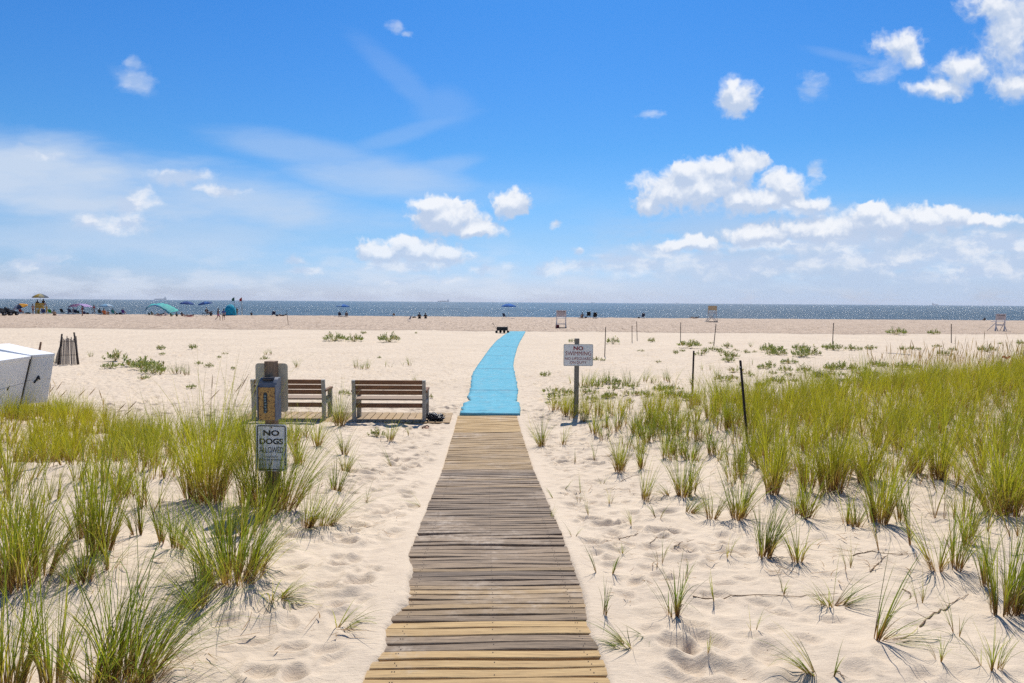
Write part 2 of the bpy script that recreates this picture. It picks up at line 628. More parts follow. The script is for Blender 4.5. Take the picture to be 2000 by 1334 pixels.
# ------------------------------------------------------------------ sea
def sea_mat():
    t = NT('sea_water')
    oc = t.obj()
    w1 = t.noise(t.scale(oc, (1.3, 0.16, 1)), 1.0, 6, 0.75)
    w2 = t.noise(t.scale(oc, (0.10, 0.020, 1)), 1.0, 4, 0.6)
    w3 = t.noise(t.scale(oc, (0.35, 0.035, 1), (7, 3, 0)), 1.0, 5, 0.8)
    h = t.math('ADD', t.math('MULTIPLY', w1, 0.9), t.math('MULTIPLY', w3, 3.6))
    nrm = t.bump(h, 1.0, 1.0)
    c = t.mix(t.map(w2, 0.35, 0.65), (0.042, 0.064, 0.060), (0.066, 0.094, 0.080))
    c = t.mix(t.map(w1, 0.48, 0.66), c, (0.018, 0.036, 0.046))
    b = t.pbr(c, 0.24, Normal=nrm, IOR=1.33, Specular_IOR_Level=0.34)
    return t.out(b)


def build_sea():
    ys = np.concatenate([np.linspace(118, 420, 240), np.geomspace(422, 20000, 120)])
    n = 260
    u = np.linspace(-1, 1, n)
    half = 1.05 * ys + 40
    X = half[:, None] * u[None, :]
    Y = np.repeat(ys[:, None], n, 1)
    amp = sstep(2500, 300, Y)
    Z = -1.55 + amp * (0.55 * fbm(X * 0.05, Y * 0.11, 5., 3) + 0.18 * fbm(X * 0.4, Y * 0.5, 8., 2))
    V = np.stack([X, Y, Z], 2).reshape(-1, 3)
    idx = np.arange(len(ys) * n).reshape(len(ys), n)
    Fq = np.stack([idx[:-1, :-1], idx[:-1, 1:], idx[1:, 1:], idx[1:, :-1]], 2).reshape(-1, 4)
    tag(link('sea', np_mesh('sea', V, Fq), sea_mat()), 'dark blue sea glittering in the sun up to the horizon', kind='structure')


build_sea()


# ------------------------------------------------------------------ grass blades
def blade_arrays(base_, az, tilt, bend, L, w, rnd, dead, warm, seg=6, head=None):
    n = len(az)
    t = np.linspace(0, 1, seg + 1)
    th = tilt[:, None] + bend[:, None] * t[None, :] ** 1.7
    ds = L[:, None] / seg
    dr = np.sin(th) * ds; dz = np.cos(th) * ds
    r = np.concatenate([np.zeros((n, 1)), np.cumsum(dr[:, 1:], 1)], 1)
    z = np.concatenate([np.zeros((n, 1)), np.cumsum(dz[:, 1:], 1)], 1)
    azt = az[:, None] + RNG.normal(0, 0.25, n)[:, None] * t[None, :]
    cx = base_[:, 0, None] + r * np.cos(azt); cy = base_[:, 1, None] + r * np.sin(azt); cz = base_[:, 2, None] + z
    psi = az + PI / 2 + RNG.normal(0, 0.7, n)
    prof = np.clip(1 - t ** 2.2, 0.04, 1) * np.clip(0.55 + 3 * t, 0, 1)
    W = w[:, None] * prof[None, :]
    if head is not None:
        hp = 0.28 + 2.6 * np.exp(-((t - 0.86) / 0.085) ** 2)
        W = np.where(head[:, None], w[:, None] * hp[None, :], W)
    sx = np.cos(psi)[:, None] * W / 2; sy = np.sin(psi)[:, None] * W / 2
    V = np.stack([np.stack([cx - sx, cy - sy, cz], 2), np.stack([cx + sx, cy + sy, cz], 2)], 2)  # n,seg+1,2,3
    A = np.empty((n, seg + 1, 2, 4), np.float32)
    A[..., 0] = rnd[:, None, None]; A[..., 1] = t[None, :, None]; A[..., 2] = dead[:, None, None]; A[..., 3] = warm[:, None, None]
    i0 = (np.arange(n) * (seg + 1) * 2)[:, None] + (np.arange(seg) * 2)[None, :]
    Fq = np.stack([i0, i0 + 1, i0 + 3, i0 + 2], 2).reshape(-1, 4)
    return V.reshape(-1, 3), Fq, A.reshape(-1, 4)


def tuft_params(cx, cy, cz, n, h, spread=1.0, lean=(0, 0), r0=0.05, warm=0.2, deadf=0.12, width=0.005, nseed=0):
    """blades of one tuft"""
    ns = max(1, int(n / RNG.uniform(4.5, 7.5)))
    sid = RNG.integers(0, ns, n)
    a = RNG.uniform(0, 2 * PI, ns)[sid]; rr = (r0 * np.sqrt(RNG.uniform(0, 1, ns)))[sid] + RNG.uniform(0, .006, n)
    st_ = np.clip(RNG.normal(0, 1, ns), -2.2, 2.2)[sid]; sl = RNG.uniform(.62, 1.12, ns)[sid]
    b = np.stack([cx + rr * np.cos(a), cy + rr * np.sin(a), np.full(n, cz) - 0.02], 1)
    q = np.abs(st_) * .75 + np.abs(RNG.normal(0, .58, n))
    tilt = np.clip((0.03 + 0.22 * q) * spread, 0, 1.3)
    vx = np.sin(tilt) * np.cos(a) + lean[0]; vy = np.sin(tilt) * np.sin(a) + lean[1]
    tl = np.minimum(np.hypot(vx, vy), 0.97)
    az = np.arctan2(vy, vx) + RNG.normal(0, 0.42, n)
    tilt = np.arcsin(tl)
    bend = np.clip(np.abs(RNG.normal(0.30, 0.62, n)) * spread + 0.25 * tilt, -0.1, 1.7)
    L = h * sl * RNG.uniform(0.50, 1.15, n) * np.where(RNG.uniform(0, 1, n) < .08, 1.22, 1.0)
    w = width * RNG.uniform(0.6, 1.3, n)
    rnd = np.clip(RNG.beta(1.5, 2.0, n) + RNG.normal(0, .10), 0, 1)
    dead = (RNG.uniform(0, 1, n) < deadf + .10).astype(float) * RNG.uniform(0.6, 1, n)
    L = np.where(dead > 0, L * 0.6, L); bend = np.where(dead > 0, bend + 0.5, bend)
    head = np.zeros(n, bool)
    if nseed:
        head[:nseed] = True; L[:nseed] = h * RNG.uniform(1.25, 1.55, nseed); dead[:nseed] = 1.0
        tilt[:nseed] *= 0.5; bend[:nseed] = RNG.uniform(0.0, 0.35, nseed); w[:nseed] = 0.0055; rnd[:nseed] = RNG.uniform(.1, .6, nseed)
    return [b, az, tilt, bend, L, w, rnd, dead, np.full(n, warm), head]


def cat(lst):
    return [np.concatenate([p[i] for p in lst]) for i in range(len(lst[0]))]


def tuft_mesh(name, seg=7, **kw):
    p = tuft_params(0, 0, 0, **kw)
    V, Fq, A = blade_arrays(*p[:9], seg=seg, head=p[9])
    return np_mesh(name, V, Fq, A)


# hand-placed tufts: px, py of the base; height in px; blades; spread; lean (x, toward camera -y); warm; label
T = [
 (30, 1150, 215, 190, .8, (.05, 0), .25, 'tall dense grass tuft at left photo edge, brown stems at its foot'),
 (83, 1124, 150, 50, .9, (.1, 0), .25, 'thin grass shoot just right of the dense left edge tuft'),
 (152, 1142, 110, 36, .8, (-.25, 0), .2, 'small grass sprig leaning left with reddish stem, below the tall stems'),
 (172, 1132, 95, 40, .9, (.2, 0), .2, 'short grass sprig beside the left leaning one, leaning right'),
 (185, 1086, 190, 80, .55, (.05, 0), .3, 'upright row of tall grass stems left of the bare sand hollow'),
 (205, 1080, 170, 60, .55, (.12, 0), .3, 'upright tall grass stems touching the row beside the sand hollow'),
 (216, 1108, 100, 22, .9, (.25, 0), .2, 'thin spiky grass sprig below the upright stems, leaning right'),
 (268, 1047, 100, 26, .6, (-.2, 0), .25, 'sparse grass stems leaning left on the bare sand slope at left'),
 (314, 1062, 100, 26, .6, (-.05, 0), .2, 'narrow upright grass sprig in the middle of the left sand slope'),
 (350, 1075, 90, 55, 1.0, (.15, 0), .15, 'bushy small grass tuft with long shadow left of the big round tuft'),
 (457, 1132, 180, 330, 1.35, (.05, 0), .05, 'big round green grass tuft fanning out, dark at its foot, left of boardwalk'),
 (500, 1112, 110, 60, 1.3, (.35, 0), .1, 'brownish grass fringe leaning right off the big round tuft'),
 (438, 1052, 95, 70, .9, (.1, 0), .25, 'grass tuft on the slope just beyond the big round tuft, left one'),
 (482, 1048, 90, 70, .9, (.15, 0), .25, 'grass tuft on the slope just beyond the big round tuft, right one'),
 (406, 980, 185, 300, .85, (.05, 0), .75, 'big yellow green grass clump left of the no dogs sign'),
 (366, 975, 120, 60, .8, (-.1, 0), .6, 'reddish stemmed grass left of the big yellow green clump'),
 (478, 990, 120, 60, .8, (.1, 0), .4, 'grass filling the gap between the big yellow green clump and the sign'),
 (512, 1022, 105, 50, .9, (.1, 0), .3, 'low grass nearer than the foot of the dog waste post'),
 (532, 1004, 150, 60, .8, (.0, 0), .35, 'grass growing straight in front of the dog waste post, over the lower sign'),
 (560, 996, 160, 140, 1.0, (.25, 0), .2, 'green grass tuft right at the foot of the dog waste post'),
 (505, 992, 155, 100, .8, (-.05, 0), .35, 'green grass in front of the lower edge of the no dogs sign'),
 (600, 1028, 110, 60, .9, (.15, 0), .2, 'grass with bare brown stems right of the dog waste post'),
 (632, 1026, 105, 60, 1.1, (.35, 0), .15, 'grass leaning right toward the boardwalk beyond the bare brown stems'),
 (655, 958, 75, 60, 1.0, (.1, 0), .1, 'small green grass tuft with red stems, two steps right of no dogs sign'),
 (540, 1170, 80, 50, 1.4, (.55, -.1), .05, 'low grass tuft lying over to the right below the big round tuft'),
 (668, 1217, 95, 26, 1.2, (.75, 0), .0, 'flattened grass tuft bending right toward the boardwalk edge'),
 (105, 1345, 260, 60, .6, (.05, 0), .1, 'very tall grass stems cut by the bottom edge at lower left'),
 (250, 1345, 260, 260, 1.15, (.3, 0), .05, 'largest foreground grass tuft at bottom left, sweeping to the right'),
 (10, 1360, 240, 150, .8, (.05, 0), .1, 'dense grass in the bottom left corner'),
 (385, 1185, 120, 70, 1.2, (-.15, 0), .05, 'spreading grass between the round tuft and the bottom tuft'),
 (180, 1365, 200, 60, .9, (.1, 0), .05, 'green grass between the two largest bottom left tufts'),
 (676, 918, 48, 55, 1.0, (.1, 0), .1, 'small grass tuft right of the no dogs sign, middle of three in line'),
 (673, 888, 50, 60, 1.0, (.1, 0), .1, 'small grass tuft right of the no dogs sign, farthest of three in line'),
 (767, 910, 48, 14, .8, (-.35, 0), .1, 'thin sprig leaning left on bare sand between sign and boardwalk'),
 (720, 922, 32, 18, 1.3, (.1, 0), .1, 'low open grass sprig on bare sand left of the thin leaning sprig'),
 (762, 862, 45, 50, .9, (.1, 0), .35, 'yellow green grass tuft in front of the right bench'),
 (664, 832, 70, 140, 1.0, (0, 0), .15, 'bushy grass tuft growing between the two benches'),
 (718, 982, 34, 12, 1.1, (.35, 0), .05, 'wispy flat grass sprig on the sand left of the gray planks'),
 (826, 992, 40, 8, .5, (-.75, 0), .05, 'few grass blades leaning left right beside the boardwalk edge'),
 (800, 852, 25, 10, 1.2, (.3, 0), .1, 'tiny grass sprig right of the yellow green tuft near the bench'),
 (620, 872, 60, 60, 1.0, (.1, 0), .3, 'grass tuft behind and right of the no dogs sign'),
 (585, 905, 70, 70, 1.0, (0, 0), .35, 'grass tuft tucked against the right edge of the no dogs sign'),
 # right side
 (1210, 922, 75, 90, .8, (.05, 0), .35, 'dense grass tuft over a bent brown dead stalk, right of boardwalk'),
 (1253, 917, 60, 55, .7, (0, 0), .25, 'narrow grass tuft right of the bent brown dead stalk'),
 (1258, 977, 68, 40, .9, (.1, 0), .15, 'small grass tuft with red foot and long shadow, nearest to boardwalk middle'),
 (1333, 970, 85, 90, 1.0, (.05, 0), .15, 'bushy grass tuft beside a single upright shoot right of boardwalk'),
 (1351, 967, 75, 25, .5, (.05, 0), .15, 'single upright shoot growing against the bushy tuft'),
 (1306, 968, 55, 30, .9, (-.5, 0), .1, 'grass tuft leaning hard left beside the bushy tuft'),
 (1344, 1003, 50, 45, 1.0, (.55, 0), .15, 'grass tuft lying to the right in the middle sand of the right slope'),
 (1390, 1014, 75, 45, .9, (.1, 0), .15, 'small tuft casting a wide fan shadow right of the lying tuft'),
 (1442, 1014, 105, 95, 1.0, (.1, 0), .2, 'large open grass tuft right of the fan shadow tuft'),
 (1495, 1092, 95, 75, .8, (.15, 0), .1, 'lone grass tuft with thick red stems and dark shadow on sand mound'),
 (1170, 1119, 70, 9, .5, (-.15, 0), .0, 'single pair of upright blades beside the gray planks on the right'),
 (1196, 1122, 55, 12, .9, (.2, 0), .05, 'forked sprig with brown foot next to the pair of blades'),
 (1185, 1205, 65, 14, .6, (.1, 0), .0, 'thin upright grass sprig at right edge of the near boardwalk'),
 (1316, 1200, 105, 34, 1.2, (-.15, 0), .0, 'wide splayed grass tuft with very long blades right of the near planks'),
 (1226, 1264, 62, 34, .7, (-.75, 0), .05, 'green grass tuft leaning left over the boardwalk edge'),
 (1268, 1240, 60, 26, .8, (-.8, 0), .0, 'dark grass tuft lying left behind the one leaning over the boardwalk'),
 (1395, 1175, 60, 5, .4, (-.1, 0), .0, 'two bare upright blades on open sand right of the splayed tuft'),
 (1086, 975, 36, 7, .5, (-.25, 0), .0, 'thin sprig touching the right edge of the gray boardwalk'),
 (1136, 961, 46, 5, .3, (0, 0), .0, 'single upright blade on sand right of the thin boardwalk sprig'),
 (1100, 957, 30, 7, .9, (.3, 0), .0, 'small bent sprig between the boardwalk sprig and upright blade'),
 (1124, 906, 34, 6, .7, (.1, 0), .0, 'faint sprig halfway between boardwalk and dense brown footed tuft'),
 (1160, 898, 34, 12, .9, (-.1, 0), .0, 'small pale sprig left of the dense brown footed tuft'),
 (1058, 872, 55, 75, 1.0, (-.15, 0), .0, 'dark green grass tuft closest to the yellow planks on the right'),
 (1100, 868, 42, 22, .8, (.15, 0), .0, 'thin grass stems right of the dark green tuft by the planks'),
 (1558, 1098, 80, 36, .9, (-.05, 0), .1, 'thin grass tuft with red foot right of the lone mound tuft'),
 (1617, 1182, 78, 22, .5, (-.6, 0), .1, 'left leaning half of a forked grass pair on the lower right sand'),
 (1633, 1180, 85, 22, .6, (.75, 0), .1, 'right leaning half of a forked grass pair on the lower right sand'),
 (1708, 1248, 135, 22, .6, (.2, 0), .05, 'tall sparse grass tuft with long blades near the bottom right'),
 (1722, 1252, 130, 26, 1.0, (.88, -.1), .1, 'flattened brown footed blades lying right from the tall sparse tuft'),
 (1590, 1312, 105, 22, .7, (-.55, 0), .05, 'left leaning grass tuft near the bottom edge on the right'),
 (1622, 1316, 60, 10, .6, (.05, 0), .05, 'small upright sprig right of the bottom left leaning tuft'),
 (1574, 1012, 90, 65, .9, (.15, 0), .3, 'leaning grass tuft in front of the dense meadow, red stems'),
 (1556, 1003, 80, 28, .6, (.0, 0), .3, 'upright thin stems left of the red stemmed leaning tuft'),
 (1720, 1024, 135, 110, .6, (.0, 0), .5, 'tall upright bright green tuft with thick foot before the meadow'),
 (1700, 1018, 90, 45, .7, (-.1, 0), .3, 'shorter stems left of the tall upright bright tuft'),
 (1655, 1022, 75, 22, .6, (.0, 0), .2, 'thin short tuft with reddish stem before the dense meadow'),
 (1672, 1032, 60, 34, .9, (.2, 0), .2, 'low tuft with litter at its foot right of the thin reddish one'),
 (1757, 1022, 105, 26, .7, (.0, 0), .2, 'forked upright grass shoot right of the tall bright tuft'),
 (1783, 1066, 130, 16, .4, (-.0, 0), .15, 'slender very tall shoot standing alone on right sand'),
 (1722, 1075, 110, 8, .4, (.0, 0), .15, 'two faint upright stems below the tall bright tuft'),
 (1832, 1114, 130, 30, .8, (-.15, 0), .2, 'open grass tuft with strong downward shadow on the right slope'),
 (1866, 1110, 130, 40, .6, (.05, 0), .2, 'upright bunch of stems right of the strong shadow tuft'),
 (1886, 1064, 120, 40, .7, (.1, 0), .25, 'bright green tuft with curved shadow on the right slope'),
 (1924, 1142, 140, 34, .5, (-.05, 0), .2, 'tall narrow stems near the right photo edge'),
 (1954, 1203, 165, 60, .6, (.0, 0), .2, 'thick red stemmed tuft at right edge casting a fan of shadows'),
 (1980, 1198, 165, 70, .6, (.1, 0), .2, 'dense tuft with red foot beside the fan shadow tuft at right edge'),
 (1955, 1002, 180, 300, 1.05, (-.05, 0), .55, 'huge round grass clump with dark shaded foot at the right edge'),
 (1625, 962, 150, 190, .65, (.0, 0), .75, 'dense tall yellow green clump at the front of the meadow'),
 (1507, 965, 130, 110, .7, (.0, 0), .6, 'dense upright clump at the left front corner of the meadow'),
 (1575, 960, 110, 80, .7, (.0, 0), .6, 'upright clump between the two denser meadow front clumps'),
 (1832, 938, 120, 110, .7, (.0, 0), .55, 'tall clump with reddish base in the middle of the meadow front'),
 (1790, 925, 95, 90, .8, (.0, 0), .5, 'brown based clump half hidden in the meadow front'),
]
for i, (px, py, hp, n, spr, lean, warm, label) in enumerate(T):
    p = P(px, py)
    dist = p.y / fwd.y
    h = hp * p.y / F_PX * 1.48
    me = tuft_mesh('beach_grass_tuft', n=int(n * 1.5) if n > 20 else n, h=h, spread=spr, lean=lean, warm=warm, r0=0.02 + 0.00042 * n,
                   deadf=0.14 if n > 20 else .1, width=0.0056)
    o = link('beach_grass_tuft', me, M_GRASS, loc=p)
    tag(o, label, 'grass tuft', 'separate grass tufts on the dune sand')

# smaller tufts out on the beach and round the swimming sign, copies of a few kinds
ORD = 'first second third fourth fifth sixth seventh eighth ninth tenth eleventh twelfth thirteenth fourteenth fifteenth sixteenth seventeenth eighteenth nineteenth twentieth'.split()
ORD += ['twenty-' + w for w in ORD[:9]] + ['thirtieth'] + ['thirty-' + w for w in ORD[:9]] + ['fortieth'] + ['forty-' + w for w in ORD[:9]] + ['fiftieth'] + ['fifty-' + w for w in ORD[:9]] + ['sixtieth']


def tuft_proto(n, spr, r0):
    return tuft_mesh('beach_grass_tuft', n=n, h=0.5, spread=spr, r0=r0, warm=.05, width=0.006, seg=5)


protos = {'thin': [tuft_proto(14, 1.0, .04) for _ in range(3)], 'mid': [tuft_proto(45, .9, .10) for _ in range(3)], 'bushy': [tuft_proto(110, .9, .20) for _ in range(3)]}
FAR_TUFTS = {
 'on the open beach left of the blue mat': [
  (178, 697, 16, 'mid'), (308, 732, 24, 'mid'), (320, 727, 20, 'mid'), (340, 730, 26, 'mid'), (352, 731, 26, 'mid'), (368, 733, 28, 'mid'), (518, 693, 14, 'mid'), (531, 693, 14, 'mid'), (582, 718, 20, 'mid'),
  (694, 720, 20, 'mid'), (704, 721, 22, 'mid'), (714, 721, 19, 'mid'), (752, 716, 15, 'thin'), (763, 717, 17, 'thin'), (786, 714, 13, 'thin'), (801, 715, 17, 'mid'),
  (784, 750, 14, 'mid'), (796, 751, 15, 'mid'), (810, 751, 16, 'mid')],
 'on the bare sand right of the boardwalk': [
  (1075, 1010, 34, 'thin'), (1120, 1050, 40, 'thin'), (1150, 1010, 36, 'thin'), (1190, 985, 34, 'thin'), (1235, 1030, 44, 'thin'), (1285, 1015, 48, 'thin'), (1290, 1100, 46, 'thin'), (1340, 1130, 52, 'thin'), (1420, 1090, 56, 'thin'), (1470, 1230, 60, 'thin'),
  (1530, 1160, 58, 'thin'), (1660, 1110, 64, 'thin'), (1800, 1180, 70, 'thin'), (1870, 1240, 80, 'thin'), (1835, 1290, 76, 'thin'), (1940, 1300, 90, 'mid'), (1380, 1290, 50, 'thin'), (1130, 985, 26, 'thin'), (1176, 945, 30, 'thin'), (1215, 1080, 34, 'thin')],
 'behind the no swimming sign': [
  (1116, 750, 24, 'thin'), (1141, 754, 30, 'bushy'), (1152, 752, 27, 'mid'), (1162, 755, 27, 'bushy'), (1174, 750, 27, 'mid'), (1184, 749, 27, 'mid'), (1194, 747, 24, 'thin'),
  (1230, 749, 30, 'bushy'), (1257, 746, 25, 'mid'), (1271, 750, 24, 'mid'), (1282, 748, 18, 'thin'), (1300, 744, 22, 'mid'), (1312, 747, 32, 'mid'), (1297, 776, 44, 'mid'), (1306, 774, 40, 'mid'), (1320, 752, 26, 'thin')],
 'among the black stakes at right': [
  (1356, 752, 26, 'mid'), (1372, 723, 20, 'thin'), (1386, 724, 18, 'thin'), (1405, 740, 27, 'mid'), (1430, 730, 14, 'thin'), (1468, 678, 13, 'mid'), (1452, 726, 24, 'thin'), (1545, 732, 20, 'thin'), (1470, 712, 20, 'thin'),
  (1649, 685, 11, 'thin'), (1762, 684, 10, 'thin'), (1577, 740, 22, 'mid'), (1515, 748, 24, 'thin')],
}
for zone, lst in FAR_TUFTS.items():
    for i, (px, py, hp, kind) in enumerate(sorted(lst)):
        p = P(px, py)
        me = random.choice(protos[kind])
        s = hp * p.y / F_PX / 0.5 * 1.25
        o = link('beach_grass_tuft', me, M_GRASS if not me.materials else None, loc=p, rot=(0, 0, random.uniform(0, 6.28)), scale=(s * 1.1, s * 1.1, s))
        word = {'thin': 'wispy', 'mid': 'small green', 'bushy': 'thick green'}[kind]
        tag(o, f'{word} grass tuft {zone}, {ORD[i]} from left', 'grass tuft', 'small grass tufts ' + zone)


# ------------------------------------------------------------------ dense grass (stuff)
def in_poly(px, py, poly):
    inside = np.zeros(len(px), bool)
    n = len(poly)
    for i in range(n):
        x1, y1 = poly[i]; x2, y2 = poly[(i + 1) % n]
        c = ((y1 > py) != (y2 > py)) & (px < (x2 - x1) * (py - y1) / (y2 - y1 + 1e-9) + x1)
        inside ^= c
    return inside


def project(x, y, z):
    d = np.stack([x, y, z - H], 1)
    f = d @ np.array(fwd); r = d @ np.array(rt); u = d @ np.array(upv)
    return 1000 + F_PX * r / f, 667 - F_PX * u / f


def world_poly(poly):
    """a patch drawn on the photograph, laid on the ground in metres"""
    return [tuple(P(a, b, False)[:2]) for a, b in poly]


def meadow(name, poly, dens, hmean, warm, label, blades, seedf=0.0, cl=0.55, width=0.0058, deadf=.12):
    wp = world_poly(poly)
    xs = [p[0] for p in wp]; ys_ = [p[1] for p in wp]
    area = (max(xs) - min(xs)) * (max(ys_) - min(ys_))
    n = int(area * dens)
    x = RNG.uniform(min(xs), max(xs), n); y = RNG.uniform(min(ys_), max(ys_), n)
    keep = in_poly(x, y, wp)
    keep &= RNG.uniform(0, 1, n) < np.clip(cl + 2.2 * fbm(x * 0.9, y * 0.9, 101., 3), 0.04, 1)
    keep &= np.abs(x - path_x(y)) > 0.95
    x, y = x[keep], y[keep]
    z = ground_z(x, y)
    ps = []
    hn = fbm(x * 0.5, y * 0.5, 111., 2)
    wn = fbm(x * 0.45, y * 0.45, 131., 3)
    for i in range(len(x)):
        h = hmean * (1 + 0.5 * hn[i]) * random.uniform(0.75, 1.15)
        nb = int(blades * random.uniform(0.5, 1.5))
        ps.append(tuft_params(x[i], y[i], z[i], nb, h, spread=random.uniform(.6, 1.0), lean=(random.gauss(.04, .08), random.gauss(0, .06)), r0=random.uniform(.04, .13),
                              warm=float(np.clip(warm + 1.4 * wn[i] + random.gauss(0, .12), 0, 1)), deadf=deadf, width=width,
                              nseed=(1 if random.random() < seedf else 0)))
    p = cat(ps)
    V, Fq, A = blade_arrays(*p[:9], seg=5 if seedf == 0 else 9, head=p[9])
    o = link(name, np_mesh(name, V, Fq, A), M_GRASS)
    tag(o, label, None, None, 'stuff')
    return len(x), len(p[1])


RM_BACK = [(1075, 800), (1180, 800), (1300, 797), (1440, 783), (1560, 770), (1680, 757), (1800, 748), (1900, 742), (2250, 730), (2400, 900), (2000, 905), (1850, 885), (1700, 880), (1560, 880), (1440, 880), (1350, 865), (1230, 845), (1140, 835)]
RM_FRONT = [(1440, 880), (1560, 880), (1700, 880), (1850, 885), (2000, 905), (2400, 900), (2400, 1010), (2000, 970), (1850, 935), (1700, 945), (1560, 950), (1460, 935)]
RM_EDGE = [(1140, 838), (1230, 845), (1350, 865), (1450, 890), (1460, 950), (1400, 950), (1300, 900), (1200, 875)]
RM_SPARSE = [(1440, 935), (1560, 945), (1700, 945), (1850, 935), (2000, 970), (2300, 1010), (2300, 1150), (2000, 1090), (1900, 1060), (1760, 1010), (1640, 985), (1500, 1000)]
LM_BACK = [(-300, 790), (0, 806), (60, 800), (120, 806), (215, 822), (240, 880), (150, 915), (0, 930), (-300, 960)]
LM_MID = [(225, 838), (330, 846), (470, 848), (600, 850), (560, 905), (450, 930), (330, 950), (240, 940), (180, 920)]
LM_FRONT = [(-300, 960), (0, 930), (150, 915), (230, 940), (330, 985), (250, 1020), (170, 1060), (60, 1110), (-100, 1150), (-300, 1150)]
st = []
st.append(meadow('dune_grass', RM_BACK, 17, 0.72, .70, 'dense yellow green dune grass covering the right dune behind the black stake', 46, seedf=0.0, cl=.85))
st.append(meadow('dune_grass', RM_FRONT, 15, 0.70, .65, 'tall green grass along the front of the right dune meadow', 50, cl=.85))
st.append(meadow('dune_grass', RM_EDGE, 14, 0.55, .4, 'lower green grass thinning out toward the boardwalk on the right', 36, cl=.75))
st.append(meadow('dune_grass', RM_SPARSE, 9.0, 0.60, .4, 'sparse scattered grass stems on the bare sand below the right meadow', 14, cl=.6))
st.append(meadow('dune_grass', LM_BACK, 20, 0.60, .85, 'dense yellow green grass in front of the white boxes at left', 48, seedf=0.05, cl=.9))
st.append(meadow('dune_grass', LM_MID, 20, 0.62, .55, 'looser grass between the dense left patch and the no dogs sign', 40, cl=.8))
st.append(meadow('dune_grass', LM_FRONT, 19.0, 0.66, .5, 'tangled green grass on the left dune slope', 36, cl=.72))
# tan seed heads along the crest at the far right
st.append(meadow('dune_grass_seed_heads', [(1690, 752), (1800, 740), (1900, 730), (2250, 715), (2300, 760), (2000, 775), (1800, 770), (1700, 765)], 16, 0.62, .8, 'tan seed head stalks on the far right crest of the dune', 12, seedf=1.0, cl=1.0, deadf=.6))
print('meadows', st)

# single tall seed stalks at left
SEED = [(440, 835, 415, 732), (453, 828, 478, 742), (468, 835, 486, 730), (405, 830, 430, 760), (165, 812, 168, 760), (186, 812, 187, 757), (125, 805, 122, 745), (112, 800, 108, 752), (133, 808, 130, 762), (245, 838, 246, 787), (262, 838, 267, 783), (258, 838, 259, 798),
        (30, 800, 22, 742), (12, 805, 2, 756), (80, 795, 79, 745)]
SLAB = ['longest tan seed stalk, leaning left, behind the left end of the left bench', 'tan seed stalk leaning right against the left bench', 'dark seed stalk leaning right just left of the dog waste post',
        'short tan seed stalk left of the longest seed stalk', 'thick upright seed stalk at the right side of the dense left grass', 'tall upright seed stalk just right of the thick upright one',
        'tallest seed stalk below the right white box corner', 'seed stalk left of the tallest one below the right white box', 'seed stalk right of the tallest one below the right white box',
        'thin seed stalk on the bare sand between grass patches, left of a pair', 'thin seed stalk on the bare sand, right one of a pair', 'short thin seed stalk between the bare sand pair',
        'seed stalk crossing the left white box front', 'bent seed stalk at the left photo edge before the white box', 'seed stalk rising before the black latch of the right white box']
for (x0, y0, x1, y1), lab in zip(SEED, SLAB):
    b = P(x0, y0); b = Vector((b.x, b.y - .6, gz(b.x, b.y - .6)))
    tp = PY(x1, y1, b.y)
    mb = MB()
    pts = []
    for k in range(9):
        t = k / 8.0
        q = b.lerp(tp, t); q = Vector((b.x + (tp.x - b.x) * t ** 1.5, b.y, b.z + (tp.z - b.z) * t))
        pts.append(q - b)
    mb.tube(pts[:7], 0.0022, 5)
    for k in range(6):
        a_ = pts[6].lerp(pts[8], k / 6.0); c_ = pts[6].lerp(pts[8], (k + 1) / 6.0)
        rr = [.003, .0065, .0080, .0075, .006, .004, .0015]
        mb.cyl(a_, c_, rr[k], rr[k + 1], 6)
    tag(mb.build('seed_stalk', paint((.40, .25, .10), .8, name='seed_stalk_straw', scale=60), loc=b), lab, 'seed stalk', 'seed stalks on the left dune')


# ------------------------------------------------------------------ low leafy plants
def rocket_mesh(nst, rad, hgt, yellow):
    n = nst
    V = []; Fq = []; A = []
    for i in range(n):
        a = random.uniform(0, 2 * PI); r = rad * math.sqrt(random.random())
        bx, by = r * math.cos(a), r * math.sin(a)
        hh = hgt * (1 - .6 * (r / rad) ** 2) * random.uniform(.5, 1.1)
        tx, ty = bx + .3 * bx, by + .3 * by
        dead = 1.0 if random.random() < yellow else 0.0
        k0 = len(V); sd_ = Vector((-ty, tx, 0)).normalized() * .004
        V += [Vector((0, 0, .0)) - sd_, Vector((0, 0, .0)) + sd_, Vector((tx, ty, hh)) + sd_, Vector((tx, ty, hh)) - sd_]
        Fq.append((k0, k0 + 1, k0 + 2, k0 + 3)); A += [(.3, .5, .6, 0)] * 4
        for k in range(6):
            t = .35 + .65 * k / 5
            c = Vector((bx + (tx - bx) * t, by + (ty - by) * t, hh * t))
            az = random.uniform(0, 2 * PI); el = random.uniform(.3, 1.2)
            d = Vector((math.cos(az) * math.cos(el), math.sin(az) * math.cos(el), math.sin(el)))
            s = d.cross(Vector((0, 0, 1))).normalized()
            L = random.uniform(.045, .075); w = L * .36
            nrm = s.cross(d)
            base_i = len(V)
            V += [c, c + d * L * .55 + s * w / 2 + nrm * .004, c + d * L, c + d * L * .55 - s * w / 2 + nrm * .004]
            Fq.append((base_i, base_i + 1, base_i + 2, base_i + 3))
            col = (random.random(), t, dead * random.uniform(.5, 1), 0)
            A += [col] * 4
    return np_mesh('sea_rocket_plant', np.array([tuple(v) for v in V]), np.array(Fq), np.array(A), False)


